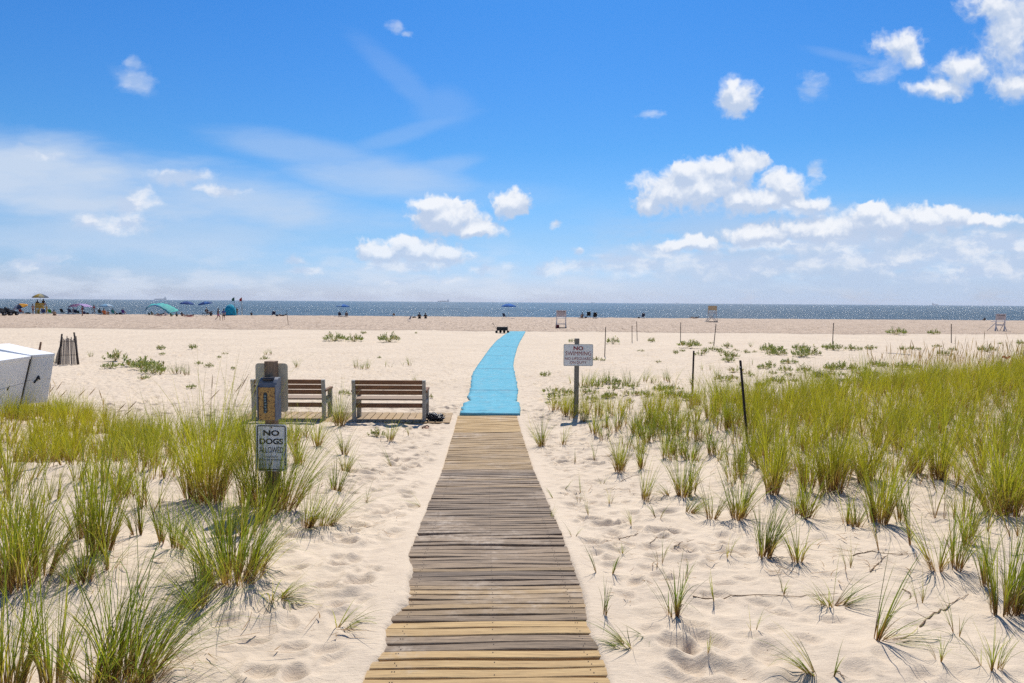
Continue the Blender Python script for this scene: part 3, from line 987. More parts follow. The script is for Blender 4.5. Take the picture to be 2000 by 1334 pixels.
rproto = [rocket_mesh(26, .17, .16, .1), rocket_mesh(34, .20, .14, .05), rocket_mesh(20, .2, .13, .35), rocket_mesh(45, .22, .18, .04)]
PLANTS = {
 'on the open beach left of the benches': [(225, 706, 34, 0), (216, 720, 24, 1), (272, 716, 30, 3), (287, 722, 34, 3), (298, 730, 30, 3), (278, 741, 18, 2), (312, 683, 14, 0), (317, 694, 9, 1), (375, 682, 16, 0), (439, 693, 9, 2), (388, 713, 12, 0), (408, 718, 15, 0), (374, 759, 13, 1), (455, 722, 7, 1), (428, 700, 6, 1)],
 'between the benches and the blue mat': [(652, 666, 27, 3), (692, 667, 23, 3), (760, 668, 28, 3), (709, 652, 9, 0), (670, 770, 17, 0), (682, 772, 12, 2), (735, 853, 28, 0), (843, 778, 8, 2), (517, 702, 14, 0), (812, 652, 5, 0), (741, 700, 5, 1)],
 'around the no swimming sign': [(1066, 735, 17, 0), (1117, 669, 12, 0), (1197, 672, 22, 0), (1169, 704, 18, 2), (1274, 668, 13, 0), (1252, 687, 9, 2), (1284, 709, 9, 2), (1080, 769, 23, 2), (1102, 771, 20, 0), (1116, 771, 20, 0), (1143, 770, 20, 2), (1157, 769, 18, 2), (1168, 758, 24, 0), (1200, 762, 22, 0), (1216, 758, 22, 0), (1228, 772, 24, 2), (1245, 772, 22, 2), (1185, 779, 18, 0), (1238, 760, 20, 0), (1196, 775, 22, 2), (1264, 776, 21, 0), (1081, 791, 21, 2), (1194, 750, 25, 3), (1318, 763, 24, 2), (1193, 778, 16, 3), (1082, 780, 26, 0), (1156, 786, 23, 0), (1229, 787, 14, 2), (1317, 776, 25, 3), (1293, 763, 25, 3), (1143, 761, 15, 0)],
 'between the near leaning stake and far stakes': [(1346, 680, 22, 3), (1357, 674, 14, 0), (1319, 691, 13, 0), (1332, 686, 10, 0), (1378, 688, 16, 0), (1391, 686, 16, 0), (1403, 687, 12, 0), (1420, 680, 17, 0), (1418, 699, 20, 0), (1432, 699, 20, 0), (1456, 689, 14, 0), (1410, 745, 26, 2), (1425, 744, 26, 2), (1335, 780, 26, 2), (1348, 782, 24, 0), (1389, 671, 8, 2), (1438, 686, 10, 2), (1409, 690, 13, 0), (1483, 758, 12, 2), (1434, 727, 21, 2), (1369, 695, 17, 2), (1422, 707, 18, 3), (1447, 756, 18, 0), (1488, 754, 16, 3), (1492, 720, 16, 3)],
 'on the sand behind the right meadow': [(1466, 735, 20, 2), (1499, 684, 20, 3), (1510, 688, 24, 3), (1522, 693, 20, 3), (1503, 694, 14, 0), (1563, 683, 20, 3), (1565, 697, 26, 3), (1580, 693, 28, 0), (1594, 694, 18, 0), (1541, 710, 17, 3), (1474, 688, 9, 0), (1616, 682, 16, 0), (1628, 684, 22, 3), (1662, 684, 18, 0), (1676, 684, 14, 0), (1700, 683, 15, 0), (1712, 681, 9, 2), (1762, 684, 14, 0), (1782, 683, 12, 0), (1793, 684, 9, 0), (1829, 680, 15, 2), (1840, 694, 18, 0), (1852, 695, 16, 0), (1861, 686, 14, 0), (1928, 687, 22, 3), (1646, 721, 26, 0), (1664, 726, 26, 0), (1704, 715, 18, 0), (1718, 714, 18, 3), (1762, 722, 24, 3), (1780, 722, 24, 3), (1572, 728, 26, 0), (1509, 731, 14, 0), (1541, 736, 18, 2), (1505, 748, 22, 2), (1525, 749, 24, 0), (1604, 744, 30, 0), (1630, 735, 22, 2), (1751, 654, 22, 3), (1824, 653, 15, 3), (1955, 672, 9, 2), (1990, 674, 16, 0), (1549, 746, 17, 0), (1703, 734, 20, 3), (1659, 749, 23, 3), (1598, 736, 24, 0), (1623, 725, 25, 0), (1533, 728, 24, 0), (1625, 722, 15, 3), (1727, 720, 19, 0), (1690, 724, 14, 0), (1698, 741, 27, 0), (1502, 717, 20, 0), (1622, 747, 17, 0)],
}
for zone, lst in PLANTS.items():
    for i, (px, py, wp, k) in enumerate(sorted(lst)):
        p = P(px, py)
        me = rproto[k]
        s = 1.25 * wp * p.y / F_PX / 0.44
        o = link('sea_rocket_plant', me, M_LEAF if not me.materials else None, loc=p, rot=(0, 0, random.uniform(0, 6.28)), scale=(s, s * random.uniform(.9, 1.5), max(.8, s * 1.25)))
        word = {0: 'low green leafy plant', 1: 'compact green leafy plant', 2: 'yellowing leafy plant', 3: 'dense dark green leafy plant'}[k]
        tag(o, f'{word} {zone}, {ORD[i]} from left', 'beach plant', 'leafy plants ' + zone)


# ------------------------------------------------------------------ dry litter
def litter():
    n = 5200
    x = RNG.uniform(-5, 8.5, n); y = RNG.uniform(2.6, 13, n)
    ad = np.abs(x - path_x(y))
    keep = (ad > .8) & (fbm(x * .8, y * .8, 201., 3) > -0.03)
    x, y = x[keep], y[keep]; n = len(x)
    z = ground_z(x, y) + .022
    b = np.stack([x, y, z], 1)
    A_ = [b, RNG.normal(0.2, 1.2, n) + np.where(RNG.uniform(0, 1, n) < .5, PI, 0), RNG.uniform(1.38, 1.56, n), RNG.uniform(0, .10, n), RNG.uniform(.02, .5, n) ** 2 + .02, RNG.uniform(.004, .010, n), RNG.uniform(0, .25, n), np.ones(n), np.zeros(n)]
    V, Fq, A = blade_arrays(*A_, seg=5)
    # keep above sand
    V[:, 2] = np.maximum(V[:, 2], ground_z(V[:, 0], V[:, 1]) + 0.004)
    tag(link('dry_grass_litter', np_mesh('dry_grass_litter', V, Fq, A), M_GRASS), 'brown bits of dead stalk strewn over the dune sand', kind='stuff')


litter()


def twig(pts, r, name, label, branches=()):
    ps = [P(*q) for q in pts]; r *= .40
    o0 = ps[0].copy()
    fine = []
    for a_, b_ in zip(ps[:-1], ps[1:]):
        for k in range(5):
            q = a_.lerp(b_, k / 5.0)
            q.z = gz(q.x, q.y) + r * .6 + .006 * random.random()
            fine.append(q + Vector((random.uniform(-.006, .006), random.uniform(-.006, .006), 0)))
    fine.append(ps[-1])
    mb = MB()
    n = len(fine)
    for i in range(n - 1):
        mb.cyl(fine[i] - o0, fine[i + 1] - o0, r * (1.3 - i / n), r * (1.3 - (i + 1) / n), 6)
        if random.random() < .55:
            q = fine[i] - o0
            e = q + Vector((random.uniform(-.09, .09), random.uniform(-.09, .09), random.uniform(.0, .03)))
            mb.cyl(q, e, r * .5, r * .15, 4)
    tag(mb.build(name, wood((.34, .23, .13), (.20, .125, .07), 'dead_twig'), loc=o0), label, 'twig', 'dead stalks lying on the sand')


twig([(1797, 1222), (1830, 1196), (1860, 1180), (1892, 1162)], .010, 'dead_twig', 'pale broken twig lying across the lower right sand')
twig([(1208, 1057), (1245, 1046), (1290, 1040), (1330, 1046)], .007, 'dead_twig', 'thin brown stalk lying left of the splayed dead stems')
twig([(1270, 1062), (1300, 1045), (1312, 1030)], .006, 'dead_twig', 'short straw stalk crossing the thin brown stalk')
twig([(1315, 1072), (1335, 1062), (1358, 1053)], .006, 'dead_twig', 'dark twig with its shadow right of the thin brown stalk')
twig([(1352, 1171), (1450, 1168), (1560, 1166), (1640, 1160)], .008, 'dead_twig', 'long brown runner half buried across the right sand')
twig([(1665, 1085), (1700, 1078), (1745, 1085), (1790, 1083)], .008, 'dead_twig', 'curved brown root lying on top of the right sand mound')
twig([(1700, 1118), (1718, 1098), (1733, 1085)], .008, 'dead_twig', 'dark root hanging down from the curved brown root')
twig([(1762, 1152), (1780, 1163), (1774, 1170)], .007, 'dead_twig', 'short bent stick between the mound and the pale twig')
twig([(1208, 940), (1225, 935), (1252, 928)], .008, 'dead_twig', 'bent brown dead stalk at the foot of the dense right tuft')
twig([(1178, 958), (1200, 957), (1216, 960)], .006, 'dead_twig', 'brown wisp of dead grass on sand right of the boardwalk')
twig([(1632, 1312), (1650, 1330)], .007, 'dead_twig', 'brown stick at the bottom edge right of the small upright sprig')


# ------------------------------------------------------------------ boardwalk
def plank_mat():
    t = NT('boardwalk_plank')
    oc = t.obj()
    a = t.attr('blade')
    sp = t.n('ShaderNodeSeparateColor', {0: a.outputs['Color']})
    fresh, rnd, off = sp.outputs[0], sp.outputs[1], sp.outputs[2]
    shift = t.n('ShaderNodeCombineXYZ', {0: t.math('MULTIPLY', off, 37.0), 1: t.math('MULTIPLY', rnd, 11.0)})
    v = t.vmath('ADD', oc, shift.outputs[0])
    g1 = t.noise(t.scale(v, (1.5, 26, 10)), 1.4, 5, 0.7, 0.5)
    g2 = t.noise(t.scale(v, (3.5, 90, 30)), 1.5, 4, 0.7)
    g3 = t.noise(oc, 2.6, 4, 0.65)
    old = t.mix(t.map(g1, 0.36, 0.64), (0.370, 0.265, 0.170), (0.115, 0.084, 0.060))
    old = t.mix(t.map(rnd, 0, 1), old, t.mix(0.5, old, (0.42, 0.305, 0.195)))
    old = t.mix(t.map(off, .55, .95), old, t.mix(0.55, old, (0.10, 0.078, 0.062)))
    new = t.mix(t.map(g1, 0.30, 0.70), (0.56, 0.385, 0.175), (0.42, 0.265, 0.115))
    c = t.mix(fresh, old, new)
    c = t.mix(t.math('MULTIPLY', t.map(g2, 0.50, 0.64), t.math('SUBTRACT', 0.78, t.math('MULTIPLY', fresh, 0.45))), c, (0.05, 0.035, 0.025))
    # sand dust caught on the wood
    d = t.noise(oc, 1.1, 5, 0.7)
    d2 = t.noise(oc, 14, 3, 0.8)
    dust = t.math('MULTIPLY', t.map(d, 0.52, 0.66), t.map(d2, 0.38, 0.60))
    c = t.mix(t.math('MULTIPLY', dust, 0.6), c, (0.54, 0.44, 0.34))
    c = t.mix(t.math('LESS_THAN', a.outputs['Alpha'], 0.5), c, (0.05, 0.035, 0.03))
    b = t.pbr(c, 0.8, Normal=t.bump(t.math('ADD', g2, t.math('MULTIPLY', g1, .6)), 0.004), Specular_IOR_Level=0.3)
    return t.out(b)


M_PLANK = plank_mat()
ang = math.atan(-0.0345)
ya = {k: P(950, k, False).y for k in (1303, 1066, 970, 918, 845, 812)}
print('section ys', ya)
sections = [(2.2, ya[1303] + .06, 1), (ya[1303] + .085, ya[1066], 0), (ya[1066] + .02, ya[970], 0), (ya[970] + .015, ya[918], 0), (ya[918] + .01, ya[845], 2), (ya[845] + .008, PATH_END, 3)]
bw = empty('boardwalk', (0, 0, 0), 'weathered wooden boardwalk running down the middle to the blue mat', 'boardwalk')
sec_labels = ['nearest plank section, pale yellow boards dusted with sand', 'long section with gray brown gapped boards', 'gray section with one lifted plank', 'short gray section with sand drift marks', 'tan orange section of newer boards', 'short bright yellow new boards by the mat']
for si, (s0, s1, kind) in enumerate(sections):
    V = []; Fq = []; A = []
    y = s0
    z0, z1 = float(base(s0)), float(base(s1))
    tiltz = (-.014 if si in (2,) else 0)
    while y < s1 - 0.03:
        wdt = 0.078 + random.uniform(-.010, .008)
        if si <= 1: wdt = 0.080 + random.uniform(-.016, .010)
        wdt = min(wdt, s1 - y)
        gap = random.uniform(.004, .010) if kind in (2, 3) else random.uniform(.006, .017)
        yc = y + wdt / 2
        if kind == 1: fresh = random.choice([.9, 1, .8])
        elif kind == 2: fresh = random.uniform(.35, .62)
        elif kind == 3: fresh = random.uniform(.85, 1)
        else:
            fresh = 0.0 if random.random() < .86 else random.uniform(.25, .45)
            if yc < 3.95 and si <= 1: fresh = random.choice([.75, .95, .85])
            if 3.62 < yc < 3.76: fresh = 0.05
            if 3.95 <= yc < 4.6 and si <= 1: fresh = random.choice([.1, .3, .5, .25])
        rnd = random.random(); off = random.random()
        nseg = 14
        hw = HALF + random.uniform(-.004, .004) + (.05 if (abs(y - s0) < .01 and si == 1) else 0)
        xoff = random.uniform(-.004, .004)
        skew = random.uniform(-.003, .003)
        bow = random.uniform(-.0022, .0022); ph = random.uniform(0, 6)
        lift = random.uniform(-.0022, .0022)
        twist = random.uniform(-.003, .003)
        if si == 2 and 3 <= (yc - s0) / .1 < 4: skew += .022; lift += .016
        kb = len(V)
        for i in range(nseg + 1):
            u = -1 + 2 * i / nseg
            lx = u * hw + xoff
            wy = skew * u + bow * math.sin(u * 2.4 + ph)
            for (oy, oz) in ((0, -.036), (0, -.004), (.004, 0), (wdt - .004, 0), (wdt, -.004), (wdt, -.036)):
                ly = y + oy + wy
                f = (ly - s0) / (s1 - s0)
                zz = z0 + (z1 - z0) * f + .008 + oz + lift * u + twist * (oy / wdt - .5) * 2 * u + .004 * math.sin(u * 3 + ph)
                px_ = path_x(ly) + lx
                V.append((px_, ly + lx * 0.0382, zz)); A.append((fresh, rnd, off, 1))
        for i in range(nseg):
            a0 = kb + i * 6; b0 = a0 + 6
            for j in range(6):
                j2 = (j + 1) % 6
                Fq.append((a0 + j, b0 + j, b0 + j2, a0 + j2))
        Fq.append((kb, kb + 1, kb + 4, kb + 5)); Fq.append((kb + 1, kb + 2, kb + 3, kb + 4))
        e = kb + nseg * 6
        Fq.append((e + 5, e + 4, e + 1, e)); Fq.append((e + 4, e + 3, e + 2, e + 1))
        if yc < 9:
            for u in (-.80, -.78, .02, .80, .82):
                lx = u * HALF + xoff; ly = y + wdt * random.choice([.3, .68]) + skew * u
                f = (ly - s0) / (s1 - s0)
                zz = z0 + (z1 - z0) * f + .0105 + lift * u + .004 * math.sin(u * 3 + ph)
                k0 = len(V)
                for (ax, ay) in ((-1, -1), (1, -1), (1, 1), (-1, 1)):
                    V.append((path_x(ly) + lx + ax * .0030, ly + lx * .0382 + ay * .0030, zz)); A.append((fresh, rnd, off, 0))
                Fq.append((k0, k0 + 1, k0 + 2, k0 + 3))
        y += wdt + gap
    me = np_mesh('plank_section', np.array(V), np.array(Fq), np.array(A), False)
    o = link('plank_section', me, M_PLANK, bw)
    o['label'] = sec_labels[si]

# side boardwalk under the benches, boards running away from the viewer
sbw = empty('side_boardwalk', (0, 0, 0), 'low side deck of tan boards under the benches, left of the boardwalk', 'boardwalk')
V = []; Fq = []; A = []
x = -5.6
DY0, DY1 = 13.55, 14.75
while x < path_x(14) - HALF - .12:
    w_ = 0.135
    rnd = random.random(); off = random.random(); fresh = random.uniform(.35, .75)
    kb = len(V); ns = 6
    l0 = random.uniform(-.01, .01)
    for i in range(ns + 1):
        yy = DY0 + (DY1 - DY0) * i / ns + l0
        for (ox, oz) in ((0, -.03), (0, -.003), (.003, 0), (w_ - .003, 0), (w_, -.003), (w_, -.03)):
            V.append((x + ox - .04 * (yy - DY0), yy, .035 + oz)); A.append((fresh, rnd, off, 1))
    for i in range(ns):
        a0 = kb + i * 6; b0 = a0 + 6
        for j in range(6):
            j2 = (j + 1) % 6
            Fq.append((a0 + j, a0 + j2, b0 + j2, b0 + j))
    Fq.append((kb, kb + 5, kb + 4, kb + 1)); Fq.append((kb + 1, kb + 4, kb + 3, kb + 2))
    x += w_ + .016
link('plank_section', np_mesh('plank_section', np.array(V), np.array(Fq), np.array(A), False), M_PLANK, sbw)
mb = MB()
for yy in (DY0 + .03, DY1 - .1):
    mb.box(((-5.6 + path_x(14) - HALF) / 2 - .03, yy, -.02), (4.45, .07, .05))
mb.build('joist', wood((.35, .25, .15), (.2, .14, .09), 'joist_wood'), sbw)


# ------------------------------------------------------------------ blue mat
def mat_mat():
    t = NT('blue_access_mat')
    oc = t.obj()
    ribs = t.n('ShaderNodeTexWave', {'Vector': oc, 'Scale': 14.0, 'Distortion': 1.5, 'Detail': 2.0}, bands_direction='Y').outputs[0]
    st_ = t.noise(t.scale(oc, (0.8, 4.5, 1)), 1.0, 4, 0.7)
    st2 = t.noise(t.scale(oc, (2.0, 14, 1)), 1.0, 3, 0.7)
    c = t.mix(t.map(st_, .3, .7), (0.125, 0.395, 0.50), (0.175, 0.465, 0.57))
    c = t.mix(t.map(st2, .56, .70), c, (0.03, 0.19, 0.29))
    d = t.noise(oc, 3.0, 5, .75)
    sep = t.n('ShaderNodeSeparateXYZ', {0: oc})
    sm_ = t.math('PINGPONG', t.math('ADD', sep.outputs[1], t.math('MULTIPLY', t.noise(oc, .7, 2, .5), .25)), 3.1)
    c = t.mix(t.math('MULTIPLY', t.map(sm_, .0, .09, 1, 0), .7), c, (0.40, 0.55, 0.60))
    c = t.mix(t.math('MULTIPLY', t.map(sm_, .10, .19, 1, 0), .45), c, (0.03, 0.16, 0.24))
    c = t.mix(t.math('MULTIPLY', t.map(d, .50, .75), .45), c, (0.42, 0.45, 0.42))
    b = t.pbr(c, 0.9, Normal=t.bump(t.math('ADD', t.math('MULTIPLY', ribs, .4), st2), .012), Specular_IOR_Level=0.12)
    return t.out(b)


ML = [(898.5, 811), (907.7, 789), (919, 786.5), (912.7, 778), (917, 769), (919.9, 757), (922.7, 732.6), (932.7, 715.5), (947, 695.6), (958, 680), (969.7, 667), (984, 655.7), (996.8, 648)]
MR = [(1015.5, 810), (1014.6, 789.6), (1006.6, 786.7), (1011, 775), (1011, 768), (1010, 756.8), (1005, 731), (1002.5, 715.5), (1004.6, 701), (1010, 681), (1014, 671), (1021, 658.5), (1026.3, 649)]
wl = [P(*q, False) for q in ML]; wr_ = [P(*q, False) for q in MR]
ys = np.arange(PATH_END + .06, wl[-1].y, 0.12)
xl = np.interp(ys, [p.y for p in wl], [p.x for p in wl]); xr = np.interp(ys, [p.y for p in wr_], [p.x for p in wr_])
xl = xl + RNG.normal(0, .015, len(ys)) * (ys < 24); xr = xr + RNG.normal(0, .015, len(ys)) * (ys < 24)
nx = 16
U = np.linspace(0, 1, nx)
X = xl[:, None] + (xr - xl)[:, None] * U[None]
Y = np.repeat(ys[:, None], nx, 1)
gm = ground_z(X, Y)
edge_d = np.minimum(U, 1 - U)[None, :] * 1.2
Z = macro(X, Y) + .045 + .02 * fbm(X * .7, Y * 2.2, 301., 3) + np.maximum(0, (gm - macro(X, Y)) * .5)
Zt = np.maximum(Z, gm + .01)
top = np.stack([X, Y, Zt], 2); bot = np.stack([X, Y, Zt - .06], 2)
V = np.concatenate([top.reshape(-1, 3), bot.reshape(-1, 3)])
r_, c_ = X.shape
idx = np.arange(r_ * c_).reshape(r_, c_); ib = idx + r_ * c_
Fs = [np.stack([idx[:-1, :-1], idx[:-1, 1:], idx[1:, 1:], idx[1:, :-1]], 2).reshape(-1, 4)]
Fs.append(np.stack([ib[:-1, :-1], ib[1:, :-1], ib[1:, 1:], ib[:-1, 1:]], 2).reshape(-1, 4))
Fs.append(np.stack([idx[:-1, 0], idx[1:, 0], ib[1:, 0], ib[:-1, 0]], 1)); Fs.append(np.stack([idx[1:, -1], idx[:-1, -1], ib[:-1, -1], ib[1:, -1]], 1))
Fs.append(np.stack([idx[0, 1:], idx[0, :-1], ib[0, :-1], ib[0, 1:]], 1)); Fs.append(np.stack([idx[-1, :-1], idx[-1, 1:], ib[-1, 1:], ib[-1, :-1]], 1))
tag(link('beach_mat', np_mesh('beach_mat', V, np.concatenate(Fs)), mat_mat()), 'bright blue roll-out access mat curving over the sand from the boardwalk', 'mat')

# ------------------------------------------------------------------ benches
M_SLAT = wood((.27, .13, .06), (.12, .058, .03), 'bench_slat_brown', 0)
M_SEAT = wood((.40, .29, .20), (.26, .18, .12), 'bench_seat_pale', 0)  # seat slats in a paler brown than the backrest slats
M_LEG = paint((.38, .37, .33), .8, name='bench_frame_gray', var=.3, scale=14, dirt=(.14, .13, .11))


def make_bench(loc, rz, label):
    """faces +Y (the sea), seen from behind"""
    b = empty('park_bench', loc, label, 'bench', 'wooden benches facing the sea', rz)
    W = 1.50
    tilt = R(8)
    for i in range(3):
        z = .79 - i * .105
        MB().box((0, -.245 - (z - .45) * .16, z), (W - .08, .038, .088), (tilt, 0, 0), bev=.006).build('backrest_slat', M_SLAT, b)
    for i in range(4):
        MB().box((0, -.17 + i * .115, .43 + (.0 if i else .0)), (W - .06, .095, .036), bev=.006).build('seat_slat', M_SEAT, b)
    MB().box((0, -.25, .315), (W - .1, .038, .09), bev=.006).build('rear_rail', M_SLAT, b)
    for s in (-1, 1):
        mb = MB()
        x = s * (W / 2 - .045)
        mb.box((x, -.275, .30), (.072, .075, .72), (0, 0, 0), bev=.008)
        mb.box((x, -.31, .66), (.068, .070, .36), (tilt, 0, 0), bev=.008)
        mb.build('leg', M_LEG, b)
        MB().box((x, .22, .29), (.085, .09, .58), bev=.008).build('leg', M_LEG, b)
        MB().box((x + s * .02, -.02, .61), (.07, .56, .045), bev=.008).build('armrest', M_SLAT, b)
        MB().box((x, -.03, .37), (.06, .42, .08), bev=.006).build('seat_support', M_LEG, b)
        mb = MB()
        for z in (.79, .685, .58):
            mb.cyl((x, -.27 - (z - .45) * .16, z), (x, -.32 - (z - .45) * .16, z), .012, n=8)
        mb.build('bolt', paint((.3, .28, .25), .4, .9, name='bolt_metal'), b)
    return b


pb = PY(761, 829, 13.75); make_bench((pb.x, 13.95, 0.03), R(1.2), 'brown slatted bench nearer the boardwalk, seen fully from behind')
pb = PY(566, 829, 13.75); make_bench((pb.x, 13.97, 0.03), R(1.0), 'brown slatted bench partly hidden behind the dog waste post')

# ------------------------------------------------------------------ dog waste post with signs
def rusty(c, rust=(.22, .10, .04), name='rusty_paint', amount=.58):
    t = NT(name)
    oc = t.obj()
    n = t.noise(oc, 22, 5, .7); n2 = t.noise(oc, 60, 4, .7); n3 = t.noise(t.scale(oc, (9, 9, 1.5)), 3, 3, .6)
    col = t.mix(t.map(n, .35, .7), c, tuple(v * .78 for v in c))
    col = t.mix(t.map(n2, amount, amount + .07), col, rust)
    col = t.mix(t.math('MULTIPLY', t.map(n3, .55, .7), .4), col, tuple(v * .55 for v in c))
    return t.out(t.pbr(col, .6, Normal=t.bump(n2, .001)))


M_POST = wood((.34, .22, .13), (.16, .10, .06), 'post_brown', 2)
M_POSTG = wood((.27, .25, .21), (.15, .14, .12), 'post_gray', 2)
M_BLACK = paint((.012, .012, .013), .55, name='black_letter', var=.2, scale=20)
YS = 6.5
pt = PY(529.5, 705, YS); gb = gz(pt.x, YS)
dp = empty('dog_waste_post', (pt.x, YS, gb), 'brown wooden post holding rusty yellow bag dispenser and no dogs sign', 'sign post')
ph = pt.z - gb
mb = MB(); mb.box((0, 0, ph / 2 - .15), (.095, .095, ph + .3), (0, 0, R(-9)), bev=.006); mb.build('post', M_POST, dp)
# dispenser
dt = PY(526, 738, YS - .12).z - gb; db = PY(526, 819, YS - .12).z - gb
cx = PY(526, 780, YS - .12).x - pt.x
w_, d_ = .175, .13
y0 = -.05 - d_
prof = []
hh = dt - db
mb = MB()
# side profile (y,z): flat front, rounded top going back
side = [(0, db), (0, db + hh * .80), (.012, db + hh * .90), (.04, db + hh * .97), (.075, dt), (d_, dt), (d_, db)]
vs = [(cx - w_ / 2, y0 + a, b) for a, b in side] + [(cx + w_ / 2, y0 + a, b) for a, b in side]
n = len(side)
fs = [tuple(reversed(range(n))), tuple(range(n, 2 * n))] + [(i, (i + 1) % n, n + (i + 1) % n, n + i) for i in range(n)]
mb.add(vs, fs)
mb.box((cx - w_ / 2 + .004, y0 - .006, db + hh * .42), (.009, .02, hh * .84)); mb.box((cx + w_ / 2 - .004, y0 - .006, db + hh * .42), (.009, .02, hh * .84))
mb.build('dispenser_housing', rusty((.15, .17, .21), (.12, .07, .04), 'dispenser_steel', .6), dp)
pn = MB().box((cx, y0 - .004, db + hh * .40), (w_ - .022, .006, hh * .78), bev=.002).build('dispenser_front', rusty((.56, .32, .09), (.14, .06, .03), 'rusty_paint', .53), dp)
mb = MB(); mb.prism(rrect(.036, hh * .50, .017, 5, cx - .012, db + hh * .42), y0 - .010, y0 - .0068); mb.build('bag_slot', paint((.02, .025, .03), .3, name='slot_dark'), dp)
mb = MB()
for k in range(7):
    z = db + hh * (.20 + .065 * k)
    mb.ball((cx - .012 + random.uniform(-.005, .005), y0 - .013, z), (.011, .006, .012), 8, 5)
mb.build('waste_bag', paint((.22, .30, .32), .35, name='bag_plastic', var=.6, scale=90), dp)
mb = MB(); mb.cyl((cx, y0 + .045, dt - .02), (cx, y0 + .045, dt + .008), .052, .058, 14); mb.build('dispenser_cap', paint((.02, .022, .035), .35, name='cap_dark'), dp)
# no dogs sign
sg0 = PY(498, 829, YS - .07); sg1 = PY(560, 921, YS - .07)
sw, sh = sg1.x - sg0.x, sg0.z - sg1.z
scx = (sg0.x + sg1.x) / 2 - pt.x; scz = (sg0.z + sg1.z) / 2 - gb
M_SIGN = rusty((.91, .92, .92), (.25, .20, .15), 'sign_white', .66)
sgn = bpy.data.objects.new('no_dogs_sign', None); COL.objects.link(sgn); sgn.parent = dp
sgn.location = (scx, -.056, scz); sgn.rotation_euler = (0, R(.8), R(0))
pnl = MB().prism(rrect(sw, sh, .028), -.002, .001).build('panel', M_SIGN, sgn)
ring_mesh(sw - .022, sh - .022, .022, .009, -.0052, 'border', M_BLACK, sgn)
for txt, wf, hf, zf, bo in (('NO', .52, .125, .315, .035), ('DOGS', .76, .125, .137, .03), ('ALLOWED', .78, .125, -.045, .0), ('CHAPTER 10', .40, .035, -.195, .0), ('VILLAGE CODE OF ORDINANCES', .80, .035, -.255, .0)):
    text_line(txt, sw * wf, sh * hf, 0, sh * zf, -.0048, M_BLACK, sgn, bo)
for z in (.43, -.34):
    MB().cyl((0, -.0078, sh * z), (0, -.0035, sh * z), .007, n=10).build('bolt', paint((.18, .11, .06), .5, .6, name='bolt_rust'), sgn)
# blank back of the sign facing the beach
s0 = PY(500, 709, YS + .07); s1 = PY(564, 804, YS + .07)
bs = MB().prism(rrect(s1.x - s0.x, s0.z - s1.z, .030, 5, (s0.x + s1.x) / 2 - pt.x, (s0.z + s1.z) / 2 - gb), .052, .055)
o = bs.build('beach_side_sign_panel', rusty((.66, .58, .42), (.40, .30, .18), 'sign_back_tan', .7), dp)
o['label'] = 'blank tan back of a rounded sign panel'

# ------------------------------------------------------------------ no swimming sign
YW = 14.3
tp = PY(1127, 661, YW); gb2 = gz(tp.x, YW)
sp_ = empty('no_swimming_sign', (tp.x, YW, gb2), 'gray sign reading no swimming on a wooden post right of the blue mat', 'sign')
h2 = tp.z - gb2
MB().box((0, 0, h2 / 2 - .15), (.095, .095, h2 + .3), bev=.006).build('post', M_POSTG, sp_)
a_ = PY(1101, 672, YW - .06); b_ = PY(1158, 715, YW - .06)
sw, sh = b_.x - a_.x, a_.z - b_.z
cx, cz = (a_.x + b_.x) / 2 - tp.x, (a_.z + b_.z) / 2 - gb2
sf = bpy.data.objects.new('sign_face', None); COL.objects.link(sf); sf.parent = sp_; sf.location = (cx, -.052, cz)
MB().prism(rrect(sw, sh, .025), -.002, .002).build('panel', rusty((.90, .92, .89), (.36, .36, .33), 'sign_gray', .68), sf)
ring_mesh(sw - .004, sh - .004, .024, .006, -.0046, 'border', paint((.16, .19, .18), .6, name='sign_edge_green'), sf)
M_RED = paint((.30, .010, .018), .6, name='sign_letter_dark_red', scale=20)
for txt, wf, hf, zf, bo in (('NO', .33, .185, .31, .03), ('SWIMMING', .88, .185, .075, .0), ('NO LIFEGUARD', .90, .125, -.165, .0), ('ON DUTY', .56, .115, -.34, .005)):
    text_line(txt, sw * wf, sh * hf, 0, sh * zf, -.0048, M_RED, sf, bo)
for z in (.45, -.45):
    MB().cyl((0, -.007, sh * z), (0, -.0035, sh * z), .007, n=8).build('bolt', M_BLACK, sf)

# ------------------------------------------------------------------ stakes
M_STAKE = wood((.030, .017, .013), (.012, .008, .007), 'dark_metal_stake', 2)
STK = [(560, 606, 563, 635, .042, 'dark fence stake standing alone on the left beach before the swimmers'),
       (1183, 639, 1181, 697, .042, 'thin dark stake just right of the no swimming sign'),
       (1234.5, 636, 1234.5, 669, .042, 'shorter left stake of the close pair behind the swimming sign'),
       (1243.5, 628, 1244.5, 665, .042, 'taller right stake of the close pair behind the swimming sign'),
       (1329.5, 630, 1329, 668, .042, 'upright dark stake right of the close pair'),
       (1398.5, 633, 1394, 675, .046, 'dark stake leaning right below the tall white lifeguard stand'),
       (1355, 686, 1352, 771, .042, 'thin dark stake at the back edge of the grass, left of the thick one'),
       (1628, 631, 1626, 673, .042, 'slim dark stake far out behind the meadow'),
       (1858, 633, 1858, 670, .042, 'dark stake nearest the far right lifeguard stand'),
       (1446, 705, 1460, 866, .034, 'thick black leaning stake in the right meadow, nearest of all')]
